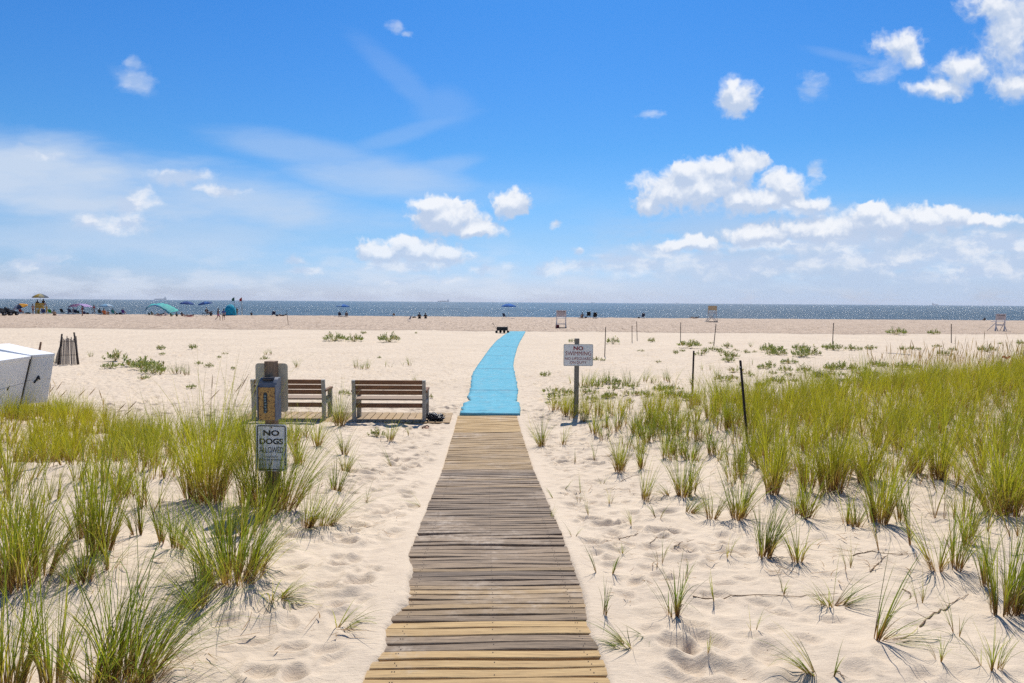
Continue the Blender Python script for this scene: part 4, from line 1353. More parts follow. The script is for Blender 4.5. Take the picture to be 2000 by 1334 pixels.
for (x0, y0, x1, y1, w, lab) in STK:
    b = P(x1, y1)
    t_ = PY(x0, y0, b.y)
    d = t_ - b
    mb = MB()
    mb.cyl(-d.normalized() * .25, d, w * .60, w * .55, 4, smooth=False)
    mb.cyl(d, d + d.normalized() * .01, w * .62, w * .3, 4, smooth=False)
    o = mb.build('fence_stake', M_STAKE, loc=b)
    if '866' in str(y1):
        for k in range(4):
            q = d * (.35 + .15 * k)
        o2 = MB().cyl(d * .93 + Vector((-.02, -.03, 0)), d * .93 + Vector((-.02, -.045, 0)), .008, n=8).build('nail', paint((.5, .5, .48), .3, .9, name='nail'), o)
    tag(o, lab, 'stake', 'dark stakes standing in the beach sand')

# wire between the stakes beyond the meadow
a_ = P(1735, 690); b_ = P(1778, 694)
mb = MB(); d = b_ - a_
mb.box(d / 2 + Vector((0, 0, .05)), (d.length, .09, .03), (0, 0, math.atan2(d.y, d.x)), bev=.005)
tag(mb.build('driftwood_board', paint((.62, .57, .50), .8, name='bleached_board'), loc=a_), 'white bleached board lying on the sand behind the right meadow', 'board')
for (px, py, lab) in ((1672, 729, 'orange ribbon scrap caught in the grass at the meadow edge'), (1958, 698, 'orange ribbon scrap among the seed heads at far right')):
    p = P(px, py + 45 if px > 1900 else py + 8)
    q = PY(px, py, p.y - .05)
    mb = MB()
    for k in range(5):
        x0 = k * .035; z0 = .02 * math.sin(k * 1.7)
        x1 = x0 + .035; z1 = .02 * math.sin((k + 1) * 1.7)
        mb.add([(x0, 0, z0 - .02), (x1, .01, z1 - .02), (x1, .01, z1 + .02), (x0, 0, z0 + .02), (x0, .003, z0 - .02), (x1, .013, z1 - .02), (x1, .013, z1 + .02), (x0, .003, z0 + .02)],
               [(0, 1, 2, 3), (7, 6, 5, 4), (0, 4, 5, 1), (3, 2, 6, 7)])
    o = mb.build('orange_ribbon', cloth((.75, .22, .05), 'orange_tape'), loc=q)
    MB().cyl((0, 0.01, -(q.z - p.z)), (0, 0.01, .03), .004, n=5).build('ribbon_stem', M_POST, o)
    tag(o, lab, 'ribbon')

# ------------------------------------------------------------------ snow fence scrap
fb = P(130, 712)
yf = fb.y
o_f = empty('snow_fence', fb, 'broken gray slat snow fence fragment standing in a sand drift', 'fence')
M_LATH = wood((.40, .34, .28), (.24, .20, .16), 'weathered_lath', 2)
M_DST = wood((.055, .04, .03), (.03, .02, .016), 'fence_post_dark', 2)
for (x0, y0, x1, y1) in ((122.5, 652, 113, 712), (146, 649, 156, 711)):
    a_ = PY(x1, y1 + 3, yf) - fb; b_ = PY(x0, y0, yf) - fb
    MB().cyl(a_ + Vector((0, -.04, -.2)), b_ + Vector((0, -.04, 0)), .036, .03, 8).build('fence_post', M_DST, o_f)
for k in range(13):
    t = k / 12.0
    x0 = 122 + 26 * t + random.uniform(-.7, .7); x1 = 119 + 34 * t + random.uniform(-.6, .6)
    y0 = 660 + random.uniform(0, 5) - (5 if k % 4 == 0 else 0)
    a_ = PY(x1, 714, yf) - fb; b_ = PY(x0, y0, yf) - fb
    mb = MB(); mb.cyl(a_, b_, .018, .016, 4, smooth=False); mb.build('slat', M_LATH, o_f)
for k in range(8):
    t = k / 7.0
    a_ = PY(106 + 11 * t, 719 - 5 * t, yf + .5 - .5 * t) - fb; b_ = PY(112 + 7 * t, 690 - 20 * t, yf + .5 - .5 * t) - fb
    mb = MB(); mb.cyl(a_, b_, .018, .016, 4, smooth=False); mb.build('slat', M_LATH, o_f)
mb = MB()
for zz in (.35, .85):
    mb.tube([Vector((PY(116, 700, yf).x - fb.x, -.03, zz)), Vector((PY(152, 700, yf).x - fb.x, -.03, zz + .02))], .006, 5)
mb.build('wire', M_DST, o_f)
for (px, py, h, k) in ((121, 708, 26, 'mid'), (127, 709, 22, 'thin')):
    p = P(px, py); me = protos[k][0]
    s = h * p.y / F_PX / .5
    tag(link('beach_grass_tuft', me, loc=p + Vector((0, -.3, 0)), scale=s), 'green grass growing through the snow fence slats, ' + ('thicker left tuft' if k == 'mid' else 'thinner right tuft'), 'grass tuft', 'grass in the snow fence')
a_ = P(76, 690); mb = MB()
mb.cyl(Vector((0, 0, 0)), PY(80, 668, a_.y) - a_, .045, .04, 6)
tag(mb.build('wooden_stake', wood((.30, .17, .09), (.16, .09, .05), 'stake_brown', 2), loc=a_), 'leaning brown stake poking up behind the right white box', 'stake')

# ------------------------------------------------------------------ white boxes at left
def white_paint():
    t = NT('white_boat_paint')
    oc = t.obj()
    n = t.noise(oc, 3, 5, .65); n2 = t.noise(t.scale(oc, (8, 8, 1)), 2, 4, .7); n3 = t.noise(oc, 30, 4, .8)
    c = t.mix(t.map(n, .35, .7), (.88, .87, .86), (.80, .79, .78))
    c = t.mix(t.math('MULTIPLY', t.map(n2, .58, .72), .35), c, (.50, .45, .38))
    c = t.mix(t.math('MULTIPLY', t.map(n3, .68, .74), .7), c, (.25, .2, .15))
    return t.out(t.pbr(c, .5, Normal=t.bump(n3, .002)))


M_WHITE = white_paint()
M_DARKSEAM = paint((.03, .028, .027), .6, name='seam_dark')


def slanted_box(name, top, bot, label, latch, seam_side):
    """top/bot: four world corners each, front-left, front-right, back-right, back-left"""
    c = sum(bot, Vector()) / 4
    root = empty(name, c, label, 'storage box', 'white storage boxes on the left dune')
    tt = [p - c for p in top]; bb = [p - c for p in bot]
    lid_t = [p + Vector((0, 0, 0)) for p in tt]
    tm = [a.lerp(b, .06) for a, b in zip(tt, bb)]
    mb = MB(); mb.add(tm + bb, [(0, 1, 2, 3), (7, 6, 5, 4), (0, 4, 5, 1), (1, 5, 6, 2), (2, 6, 7, 3), (3, 7, 4, 0)]); mb.build('box_body', M_WHITE, root)
    ctr = sum(tt, Vector()) / 4
    outs = [p + (p - ctr).normalized() * .018 for p in tt]; outm = [p + (p - ctr).normalized() * .018 + Vector((0, 0, .003)) for p in tm]
    mb = MB(); mb.add(outs + outm, [(0, 1, 2, 3), (7, 6, 5, 4), (0, 4, 5, 1), (1, 5, 6, 2), (2, 6, 7, 3), (3, 7, 4, 0)]); mb.build('lid', M_WHITE, root)
    # batten across the front face
    f0, f1 = tt[0].lerp(bb[0], .52), tt[1].lerp(bb[1], .52)
    nrm = (tt[1] - tt[0]).cross(bb[0] - tt[0]).normalized()
    if nrm.y > 0: nrm = -nrm
    mb = MB(); mb.cyl(f0 + nrm * .001, f1 + nrm * .001, .004, n=4); mb.build('panel_joint', paint((.45, .43, .4), .7, name='joint'), root)
    q = f0.lerp(f1, latch) + nrm * .012 + Vector((0, 0, .02))
    r_dir = (f1 - f0).normalized()
    mb = MB(); mb.cyl(q + Vector((0, 0, .05)) + r_dir * .02, q - Vector((0, 0, .03)) - r_dir * .02, .017, n=6); mb.cyl(q - Vector((0, 0, .03)) - r_dir * .03, q - Vector((0, 0, .07)) - r_dir * .05, .015, n=6)
    mb.cyl(q + r_dir * .03 - Vector((0, 0, .02)), q + r_dir * .02 + Vector((0, 0, .03)), .012, n=6)
    mb.build('latch', M_BLACK, root)
    return root


def W(px, py, y): return PY(px, py, y)


t2 = [W(60.5, 693.5, 11.8), W(107, 690.5, 12.0), W(18, 672, 14.6), W(-40, 684, 14.0)]
b2 = [W(38.5, 790, 11.75), W(92, 785, 11.95), W(12, 760, 14.4), W(-55, 770, 13.9)]
t2[2].z = t2[3].z = t2[1].z; 
slanted_box('white_storage_box', t2, b2, 'right one of two slanted white wooden boxes, its whole end face showing', .48, 0)
t1 = [W(-120, 735, 9.4), W(59, 695.5, 11.72), W(-45, 680.5, 13.6), W(-320, 715, 10.9)]
b1 = [W(-125, 860, 9.6), W(36.5, 796, 11.68), W(-60, 765, 13.5), W(-320, 820, 10.9)]
zt = t1[1].z
for p in t1: p.z = zt
slanted_box('white_storage_box', t1, b1, 'left white wooden box running out of the photo at the left edge', .80, 0)
sm = MB()
pts_a = [W(59.9, 694.6, 11.76), W(37.4, 793, 11.72)]
sm.box(((pts_a[0] + pts_a[1]) / 2) - pts_a[1], (.02, .05, (pts_a[0] - pts_a[1]).length * .98), Vector((0, 0, 1)).rotation_difference((pts_a[0] - pts_a[1]).normalized()).to_matrix())
tag(sm.build('gap_shade_strip', M_DARKSEAM, loc=pts_a[1]), 'black strip standing in for the dark gap between the two white boxes', 'strip')  # dark strip drawn in place of the shaded gap between the boxes

# ------------------------------------------------------------------ black bag, shoes
p = P(851, 824); p.z = .04
mb = MB()
random.seed(5)
V0 = []
mesh_parts = [((0, 0, .055), (.16, .11, .07)), ((-.10, .03, .075), (.10, .09, .07)), ((.09, -.03, .05), (.12, .09, .055)), ((-.06, -.04, .05), (.11, .08, .05))]
for c, r in mesh_parts: mb.ball(c, r, 26, 16)
for k in range(14):
    a = random.uniform(0, 2 * PI); q = Vector((.15 * math.cos(a), .09 * math.sin(a), .07 + random.uniform(0, .04)))
    mb.cyl(q * .8, q + Vector((random.uniform(-.03, .03), random.uniform(-.02, .02), random.uniform(.01, .06))), .014, .004, 5)
for i, v in enumerate(mb.v):
    nz = float(fbm(np.array([v[0] * 22.]), np.array([v[1] * 22. + v[2] * 31]), 401., 3)[0])
    k = 1 + nz * .9
    mb.v[i] = (v[0] * k, v[1] * k, max(.0, v[2] * k))
bag = mb.build('trash_bag', paint((.018, .015, .02), .28, name='black_plastic', scale=40, bump=.01), loc=p)
tag(bag, 'crumpled black plastic bag lying on the side deck by the bench', 'bag')
for px, lab in ((827, 'left of two brown sandals on the sand below the bench'), (834, 'right of two brown sandals on the sand below the bench')):
    p = P(px, 836)
    s = empty('sandal', p, lab, 'sandal', 'pair of sandals', R(random.uniform(-30, 30)))
    sole = [(.038 * math.sin(2 * PI * i / 14) * (1 + .2 * math.cos(2 * PI * i / 14)), .12 * math.cos(2 * PI * i / 14)) for i in range(14)]
    mb = MB(); n = 14
    mb.add([(a, b, .0) for a, b in sole] + [(a, b, .022) for a, b in sole], [tuple(range(n)), tuple(range(n, 2 * n))] + [(i, (i + 1) % n, n + (i + 1) % n, n + i) for i in range(n)])
    mb.build('sole', paint((.33, .17, .10), .7, name='sandal_sole'), s)
    mb = MB()
    for k in range(6):
        a0, a1 = PI * k / 6, PI * (k + 1) / 6
        mb.cyl((.04 * math.cos(a0), .03, .02 + .035 * math.sin(a0)), (.04 * math.cos(a1), .03, .02 + .035 * math.sin(a1)), .012, n=6)
    mb.build('strap', paint((.22, .10, .07), .6, name='sandal_strap'), s)

# ------------------------------------------------------------------ people
SKINV = {}


def skin_body(key, verts, edges, rad, root=0, sub=1):
    """one continuous surface grown over a skeleton"""
    if key in SKINV: return SKINV[key]
    me = bpy.data.meshes.new(key)
    me.from_pydata(verts, edges, [])
    ob = bpy.data.objects.new(key, me); COL.objects.link(ob)
    ob.modifiers.new('skin', 'SKIN')
    sv = me.skin_vertices[0].data if me.skin_vertices else None
    if sv is None:
        bpy.context.view_layer.update()
        bpy.context.view_layer.objects.active = ob
        import bmesh
        bm = bmesh.new(); bm.from_mesh(me); bm.verts.layers.skin.verify(); bm.to_mesh(me); bm.free()
        sv = me.skin_vertices[0].data
    for i, r in enumerate(rad):
        sv[i].radius = r if hasattr(r, '__len__') else (r, r)
        sv[i].use_root = (i == root)
    if sub:
        s = ob.modifiers.new('sub', 'SUBSURF'); s.levels = sub; s.render_levels = sub
    dg = bpy.context.evaluated_depsgraph_get()
    out = bpy.data.meshes.new_from_object(ob.evaluated_get(dg))
    bpy.data.objects.remove(ob)
    out.materials.clear()
    for p in out.polygons: p.use_smooth = True
    SKINV[key] = out
    return out


def pose_joints(pose):
    if pose == 'stand':
        pel, chest, head = (0, 0, .93), (0, .0, 1.30), (0, .01, 1.60)
        knee = [(-.10, .02, .50), (.10, .0, .50)]; ank = [(-.11, 0, .08), (.11, -.02, .08)]
        elb = [(-.27, .02, 1.13), (.27, .02, 1.13)]; wri = [(-.27, .12, .90), (.27, .12, .90)]
    elif pose == 'walk':
        pel, chest, head = (0, 0, .92), (.02, .03, 1.29), (.03, .06, 1.59)
        knee = [(-.10, .24, .53), (.10, -.02, .49)]; ank = [(-.10, .20, .11), (.10, -.36, .20)]
        elb = [(-.25, -.15, 1.12), (.26, .14, 1.12)]; wri = [(-.25, -.13, .88), (.26, .33, .96)]
    elif pose == 'chair':
        pel, chest, head = (0, -.05, .36), (0, -.22, .72), (0, -.22, 1.02)
        knee = [(-.13, .38, .47), (.13, .38, .47)]; ank = [(-.13, .55, .08), (.13, .52, .08)]
        elb = [(-.28, -.05, .50), (.28, -.05, .50)]; wri = [(-.26, .18, .50), (.26, .18, .50)]
    elif pose == 'high':
        pel, chest, head = (0, -.05, .36), (0, -.08, .74), (0, -.04, 1.05)
        knee = [(-.13, .38, .40), (.13, .38, .40)]; ank = [(-.13, .42, -.02), (.13, .42, -.02)]
        elb = [(-.27, .0, .52), (.27, .0, .52)]; wri = [(-.14, .22, .48), (.14, .22, .48)]
    elif pose == 'sand':
        pel, chest, head = (0, 0, .12), (0, -.10, .47), (0, -.06, .77)
        knee = [(-.13, .40, .42), (.13, .40, .42)]; ank = [(-.12, .58, .06), (.12, .58, .06)]
        elb = [(-.25, .05, .34), (.25, .05, .34)]; wri = [(-.17, .30, .40), (.17, .30, .40)]
    elif pose == 'lie':
        pel, chest, head = (0, 0, .12), (0, -.38, .17), (0, -.68, .24)
        knee = [(-.10, .40, .16), (.10, .36, .30)]; ank = [(-.12, .80, .07), (.10, .62, .07)]
        elb = [(-.28, -.25, .07), (.28, -.25, .07)]; wri = [(-.26, 0, .06), (.26, 0, .06)]
    return dict(pel=Vector(pel), chest=Vector(chest), head=Vector(head), knee=[Vector(k) for k in knee], ank=[Vector(k) for k in ank], elb=[Vector(k) for k in elb], wri=[Vector(k) for k in wri])


def person_meshes(pose):
    if ('b', pose) in SKINV: return SKINV[('b', pose)]
    J = pose_joints(pose)
    V = []; E = []; Rr = []

    def v(p, r, parent=None):
        V.append(tuple(p)); Rr.append(r)
        if parent is not None: E.append((parent, len(V) - 1))
        return len(V) - 1
    pel, ch, hd = J['pel'], J['chest'], J['head']
    spine = (ch - pel).normalized()
    i_p = v(pel, (.145, .10)); i_w = v(pel.lerp(ch, .45), (.125, .09), i_p); i_c = v(ch, (.155, .105), i_w)
    nk = ch + (hd - ch) * .55; i_n = v(nk, .052, i_c)
    i_h = v(hd - (hd - nk) * .25, (.070, .082), i_n); i_t = v(hd + Vector((0, 0, .07)), (.072, .085), i_h)
    fw = Vector((0, 1, 0))
    for s, sx in ((0, -1), (1, 1)):
        sh = ch + spine * .10 + Vector((sx * .175, 0, 0)); i_s = v(sh, .055, i_c)
        i_e = v(J['elb'][s], .040, i_s); i_wr = v(J['wri'][s], .028, i_e)
        d = (J['wri'][s] - J['elb'][s]).normalized()
        side = Vector((sx, 0, 0)); side = (side - d * side.dot(d)).normalized(); oth = d.cross(side)
        pl = J['wri'][s] + d * .07; i_pl = v(pl, (.030, .018), i_wr)
        for q in range(4):
            o = oth * ((q - 1.5) * .019)
            k1 = v(pl + o * 1.2 + d * .035, .0088, i_pl); k2 = v(pl + o * 1.35 + d * (.062 + .010 * (1.5 - abs(q - 1.5))) - side * .012, .0075, k1)
        th = v(J['wri'][s] + d * .045 - oth * .040, .010, i_wr); v(J['wri'][s] + d * .075 - oth * .052, .0085, th)
        hip = pel + Vector((sx * .085, 0, -.03 if pose in ('stand', 'walk') else 0)); hip = hip.lerp(J['knee'][s], .12)
        i_hp = v(hip, .088, i_p); i_k = v(J['knee'][s], .056, i_hp)
        i_cf = v(J['knee'][s].lerp(J['ank'][s], .35), .052, i_k); i_a = v(J['ank'][s], .036, i_cf)
        tdir = Vector((0, .15, -.03)) if pose != 'lie' else Vector((0, .05, .14))
        v(J['ank'][s] + tdir + Vector((sx * .02, 0, -.02)), (.038, .022), i_a)
    body = skin_body('body_' + pose, V, E, Rr)
    # top
    V, E, Rr = [], [], []
    i0 = v(pel.lerp(ch, .12), (.155, .112)); i1 = v(pel.lerp(ch, .5), (.142, .106), i0); i2 = v(ch, (.172, .122), i1); v(ch + spine * .085, (.10, .085), i2)
    for s, sx in ((0, -1), (1, 1)):
        sh = ch + spine * .10 + Vector((sx * .175, 0, 0)); a = v(sh, .070, i2); v(sh.lerp(J['elb'][s], .62), .062, a)
    top = skin_body('top_' + pose, V, E, Rr)
    # shorts
    V, E, Rr = [], [], []
    i0 = v(pel.lerp(ch, .10), (.158, .115)); i1 = v(pel + Vector((0, 0, -.01)), (.162, .118), i0)
    for s, sx in ((0, -1), (1, 1)):
        hip = pel + Vector((sx * .085, 0, -.03)); hip = hip.lerp(J['knee'][s], .12); a = v(hip, .104, i1); v(hip.lerp(J['knee'][s], .55), .088, a)
    shorts = skin_body('shorts_' + pose, V, E, Rr)
    # hair and face
    c = hd + Vector((0, 0, .03))
    mb = MB(); mb.ball(c + Vector((0, -.022, .022)), (.088, .098, .100), 14, 10); mb.ball(c + Vector((0, -.06, -.06)), (.065, .045, .10), 10, 8)
    hair = mb.mesh('hair')
    mb = MB(); mb.cyl(c + Vector((0, .075, .005)), c + Vector((0, .108, -.022)), .006, .014, 6)
    face = mb.mesh('nose')
    mb = MB()
    for sx in (-1, 1): mb.ball(c + Vector((sx * .03, .078, .01)), .011, 8, 6)
    eyes = mb.mesh('eyes')
    mb = MB(); mb.ball(c + Vector((0, .078, -.055)), (.024, .008, .007), 8, 6)
    mouth = mb.mesh('mouth')
    SKINV[('b', pose)] = (body, top, shorts, hair, face, eyes, mouth)
    return SKINV[('b', pose)]


M_SKINS = [paint((.38, .22, .14), .55, name='skin_tan', var=.1), paint((.22, .12, .075), .55, name='skin_brown', var=.1), paint((.50, .32, .23), .55, name='skin_light', var=.1)]
M_HAIR = paint((.02, .014, .010), .6, name='hair_dark')
M_EYE = paint((.03, .025, .02), .3, name='eye_dark'); M_LIP = paint((.30, .10, .08), .5, name='lips')


def person(loc, pose, top, bottom, label, skin=0, rz=0.0, s=1.0, hair=None, group=None, hat=None):
    r = empty('person', loc, label, 'person', group, rz)
    r.scale = (s, s, s)
    ms = person_meshes(pose)
    sk = M_SKINS[skin]
    hm = paint(hair, .7, name='hair_tone') if hair else M_HAIR
    for nm, me, mt in (('body', ms[0], sk), ('shirt', ms[1], cloth(top, 'shirt_cloth', .1) if top else None), ('shorts', ms[2], cloth(bottom, 'shorts_cloth', .1) if bottom else None), ('hair', ms[3], hm), ('nose', ms[4], sk), ('eyes', ms[5], M_EYE), ('mouth', ms[6], M_LIP)):
        if mt is None: continue
        if not me.materials: me.materials.append(mt)
        o = link(nm, me, None, r)
        o.material_slots[0].link = 'OBJECT'; o.material_slots[0].material = mt
    if hat:
        c = pose_joints(pose)['head'] + Vector((0, 0, .10))
        mb = MB(); mb.cyl(c, c + Vector((0, 0, .02)), .17, .16, 16); mb.cyl(c + Vector((0, 0, .02)), c + Vector((0, -.0, .10)), .10, .085, 14)
        mb.build('sun_hat', cloth(hat, 'hat_straw', .1), r)
    return r


def beach_chair(loc, col, label, rz=0.0, s=1.0, frame=(.55, .56, .58)):
    """low folding chair facing +Y"""
    r = empty('beach_chair', loc, label, 'beach chair', 'folding beach chairs', rz); r.scale = (s, s, s)
    mf = paint(frame, .4, .6, name='chair_tube'); mc = cloth(col, 'chair_fabric', .3)
    for sx in (-1, 1):
        x = sx * .29
        MB().tube([(x, .28, .0), (x, -.16, .34), (x, -.42, .93)], .014, 6).build('side_frame', mf, r)
        MB().tube([(x, -.36, .0), (x, .26, .30)], .014, 6).build('leg', mf, r)
        MB().box((x * 1.04, -.02, .50), (.055, .42, .028), bev=.008).build('armrest', paint((.35, .24, .14), .6, name='arm_wood'), r)
    MB().tube([(-.29, -.42, .93), (.29, -.42, .93)], .014, 6).tube([(-.29, .27, .29), (.29, .27, .29)], .014, 6).build('cross_bar', mf, r)

    def sheet(a, b, sag):
        mb = MB(); n = 6; vs = []
        for th in (0, -.012):
            for i in range(n + 1):
                t = i / n
                p = Vector(a).lerp(Vector(b), t)
                for x in (-.28, -.1, .1, .28):
                    vs.append((x, p.y + (th if abs(a[2] - b[2]) > .3 else 0), p.z - sag * math.sin(PI * t) + (th if abs(a[2] - b[2]) <= .3 else 0)))
        m_ = (n + 1) * 4
        fs = []
        for i in range(n):
            for j in range(3):
                q = i * 4 + j
                fs.append((q, q + 1, q + 5, q + 4)); fs.append((m_ + q, m_ + q + 4, m_ + q + 5, m_ + q + 1))
        for i in range(n):
            fs.append((i * 4, i * 4 + 4, m_ + i * 4 + 4, m_ + i * 4)); fs.append((i * 4 + 3, m_ + i * 4 + 3, m_ + i * 4 + 7, i * 4 + 7))
        mb.add(vs, fs, 0, True)
        return mb
    sheet((0, .26, .29), (0, -.16, .29), .035).build('seat', mc, r)
    sheet((0, -.165, .32), (0, -.415, .91), 0).build('backrest', mc, r)
    return r


def umbrella(loc, h, rad, cols, label, tilt=(0, 0), drop=.33, rz=0.0):
    r = empty('beach_umbrella', loc, label, 'umbrella', 'beach umbrellas', 0)
    r.rotation_euler = (tilt[0], tilt[1], rz)
    MB().cyl((0, 0, -.2), (0, 0, h), .018, .018, 8).build('pole', paint((.75, .75, .74), .4, name='pole_white'), r)
    n = 8; sub = 4; rings = 6
    for gi, col in enumerate(dict.fromkeys(cols)):
        mb = MB()
        for k in range(n):
            if cols[k % len(cols)] != col: continue
            vs = []
            for j in range(rings + 1):
                t = j / rings
                for i in range(sub + 1):
                    a = 2 * PI * (k + i / sub) / n
                    edge = 1 - .07 * t * math.sin(PI * i / sub)
                    z = h - drop * rad * t ** 1.7 - .035 * t * math.sin(PI * i / sub)
                    vs.append((rad * t * edge * math.cos(a), rad * t * edge * math.sin(a), z))
            m_ = len(vs)
            vs += [(p[0], p[1], p[2] - .012) for p in vs]
            fs = []
            for j in range(rings):
                for i in range(sub):
                    q = j * (sub + 1) + i
                    fs.append((q, q + sub + 1, q + sub + 2, q + 1)); fs.append((m_ + q, m_ + q + 1, m_ + q + sub + 2, m_ + q + sub + 1))
            # hanging valance
            b0 = rings * (sub + 1)
            e = len(vs)
            for i in range(sub + 1):
                p = vs[b0 + i]; vs.append((p[0] * 1.005, p[1] * 1.005, p[2] - .09))
            for i in range(sub): fs.append((b0 + i, e + i, e + i + 1, b0 + i + 1))
            mb.add(vs, fs, 0, True)
        mb.build('canopy', cloth(col, 'umbrella_cloth', .35), r)
    for k in range(n):
        a = 2 * PI * k / n
        MB().tube([(0, 0, h - .03), (rad * .5 * math.cos(a), rad * .5 * math.sin(a), h - drop * rad * .5 ** 1.7 - .03), (rad * .98 * math.cos(a), rad * .98 * math.sin(a), h - drop * rad - .01)], .006, 4).build('rib', paint((.3, .3, .3), .5, .5, name='rib_steel'), r)
    MB().cyl((0, 0, h), (0, 0, h + .08), .02, .008, 8).build('finial', paint((.7, .7, .7), .4, name='finial_white'), r)
    return r


def G(px, py):
    p = P(px, py)
    return p


def sized(px, py, hpx, nominal):
    p = G(px, py)
    return p, hpx * p.y / F_PX / nominal


BL = (.01, .012, .016); NAVY = (.02, .035, .10); BLUE = (.02, .10, .38); RED = (.38, .03, .04); TEAL = (.02, .30, .33)
# people: px, foot py, height px, pose, top, bottom, skin, rz, label
PEOPLE = [
 (161, 617.5, 19.5, 'stand', (.28, .03, .03), (.20, .04, .02), 0, 2.6, 'person in red and yellow swimwear standing in front of the purple canopy'),
 (183.5, 614.5, 19.5, 'walk', RED, (.03, .03, .05), 1, -.6, 'person in a crimson shirt walking between the purple canopy and pale blue umbrella'),
 (426, 626.5, 24, 'walk', (.16, .10, .09), (.50, .16, .30), 1, -1.5, 'person in a pink skirt walking along the beach beside the person in blue'),
 (437, 627.5, 24, 'walk', (.03, .10, .36), BL, 2, .5, 'person in a blue top and black shorts walking near the turquoise tent'),
 (463, 614.5, 15.5, 'stand', (.26, .17, .10), (.18, .12, .07), 0, 0, 'person in tan standing at the foot of the red flag pole'),
 (143, 613, 13.5, 'stand', (.55, .56, .62), (.50, .50, .55), 2, 0, 'person in white standing at the left leg of the purple canopy'),
 (41.5, 613, 12, 'chair', (.35, .06, .05), BL, 0, 0, 'person in red slouched under the tilted yellow umbrella'),
 (106, 616.5, 12, 'sand', (.42, .28, .18), (.20, .12, .1), 0, .4, 'person with bare tan back sitting on the sand beside the green chair'),
 (196, 614, 12, 'chair', (.04, .05, .06), BL, 1, 0, 'person in dark clothes sitting left of the orange towel'),
 (204, 615, 13, 'sand', (.72, .16, .02), (.6, .15, .03), 0, 0, 'person wrapped in a bright orange towel under the pale blue umbrella'),
 (211, 614.5, 8.5, 'sand', (.40, .26, .17), (.1, .08, .07), 0, .4, 'small child sitting right of the orange towel'),
 (222, 614.5, 12.5, 'chair', (.02, .22, .25), BL, 1, 0, 'person in teal sitting right of the pale blue umbrella'),
 (242, 614.5, 11.5, 'chair', (.10, .04, .22), (.05, .02, .1), 1, 0, 'person in purple sitting alone between blue umbrella and the turquoise wind canopy'),
 (291, 615.5, 6.5, 'sand', (.14, .15, .05), BL, 1, .2, 'person in olive sitting under the left end of the turquoise wind canopy'),
 (296.5, 615, 7.5, 'sand', (.05, .08, .03), BL, 1, 0, 'person in dark green sitting under the turquoise wind canopy'),
 (311, 616, 6, 'lie', (.04, .04, .07), (.25, .04, .05), 1, 1.5, 'person lying flat on a dark towel under the middle of the wind canopy'),
 (323, 616.5, 8.5, 'sand', (.55, .57, .62), (.4, .35, .5), 2, -.2, 'person in white sitting under the right half of the wind canopy'),
 (334, 618, 7.5, 'sand', (.12, .16, .06), (.2, .2, .05), 1, 0, 'person in green sitting right below the low end of the wind canopy'),
 (345, 618, 8, 'sand', (.06, .07, .06), BL, 1, .3, 'person in gray sitting just right of the wind canopy'),
 (355.5, 617.5, 9, 'sand', (.03, .02, .03), (.3, .05, .05), 1, -.2, 'person with dark hair sitting between wind canopy and red towel'),
 (369, 618, 7.5, 'lie', (.45, .08, .10), (.10, .01, .02), 0, 1.4, 'person lying on a red towel left of the black lounge chair'),
 (405, 615.5, 15, 'chair', BL, BL, 1, 0, 'person in black sitting on the long black lounge chair'),
 (412, 617, 9, 'sand', (.02, .02, .025), BL, 1, .5, 'person in black sitting low at the right end of the lounge chair'),
 (447.5, 616, 9, 'sand', (.02, .03, .04), BL, 1, 0, 'person sitting in the shade in the mouth of the turquoise tent'),
 (491, 616.5, 7.5, 'sand', (.03, .035, .05), BL, 1, .2, 'person hunched on the sand right of the red flag'),
 (550, 617.5, 6, 'lie', (.05, .04, .05), (.15, .05, .04), 1, 1.5, 'person lying low right of the leaning navy chair'),
 (664, 618.5, 10.5, 'chair', NAVY, BL, 1, 0, 'left one of two people sitting under the small blue umbrella'),
 (677, 618.5, 11.5, 'chair', (.16, .13, .14), BL, 1, .1, 'right one of two people sitting under the small blue umbrella'),
 (819, 622.5, 12.5, 'sand', (.035, .03, .035), BL, 1, 0, 'left one of two dark figures sitting right of the pale blue chair'),
 (831, 622.5, 11.5, 'sand', (.05, .045, .045), (.1, .09, .08), 1, 0, 'right one of two dark figures sitting right of the pale blue chair'),
 (1137, 621, 10.5, 'sand', (.20, .15, .12), (.25, .1, .12), 0, .1, 'person in tan sitting on a dark towel left of two black chairs'),
 (1162, 621.5, 12, 'chair', BL, BL, 1, 0, 'person sitting in the right one of two black chairs by the left lifeguard stand'),
 (1256, 620.5, 11, 'chair', (.02, .03, .06), BL, 1, 0, 'person in navy sitting alone between the two nearer lifeguard stands'),
 (1356, 620.5, 4.5, 'lie', (.06, .02, .02), BL, 1, 1.5, 'person lying on the sand left of the tallest white lifeguard stand'),
 (1923, 623.5, 7, 'sand', BL, BL, 1, 0, 'person in black sitting far out left of the right lifeguard stand'),
]
NOM = {'stand': 1.73, 'walk': 1.70, 'chair': 1.14, 'sand': .89, 'lie': .36, 'high': 1.2}
for (px, py, hp, pose, topc, botc, sk, rz, lab) in PEOPLE:
    p, s = sized(px, py, hp, NOM[pose])
    s = min(s, 1.18) if pose != 'lie' else min(s, 1.0)
    person(p, pose, topc, botc, lab, sk, rz, s, group='people on the beach')

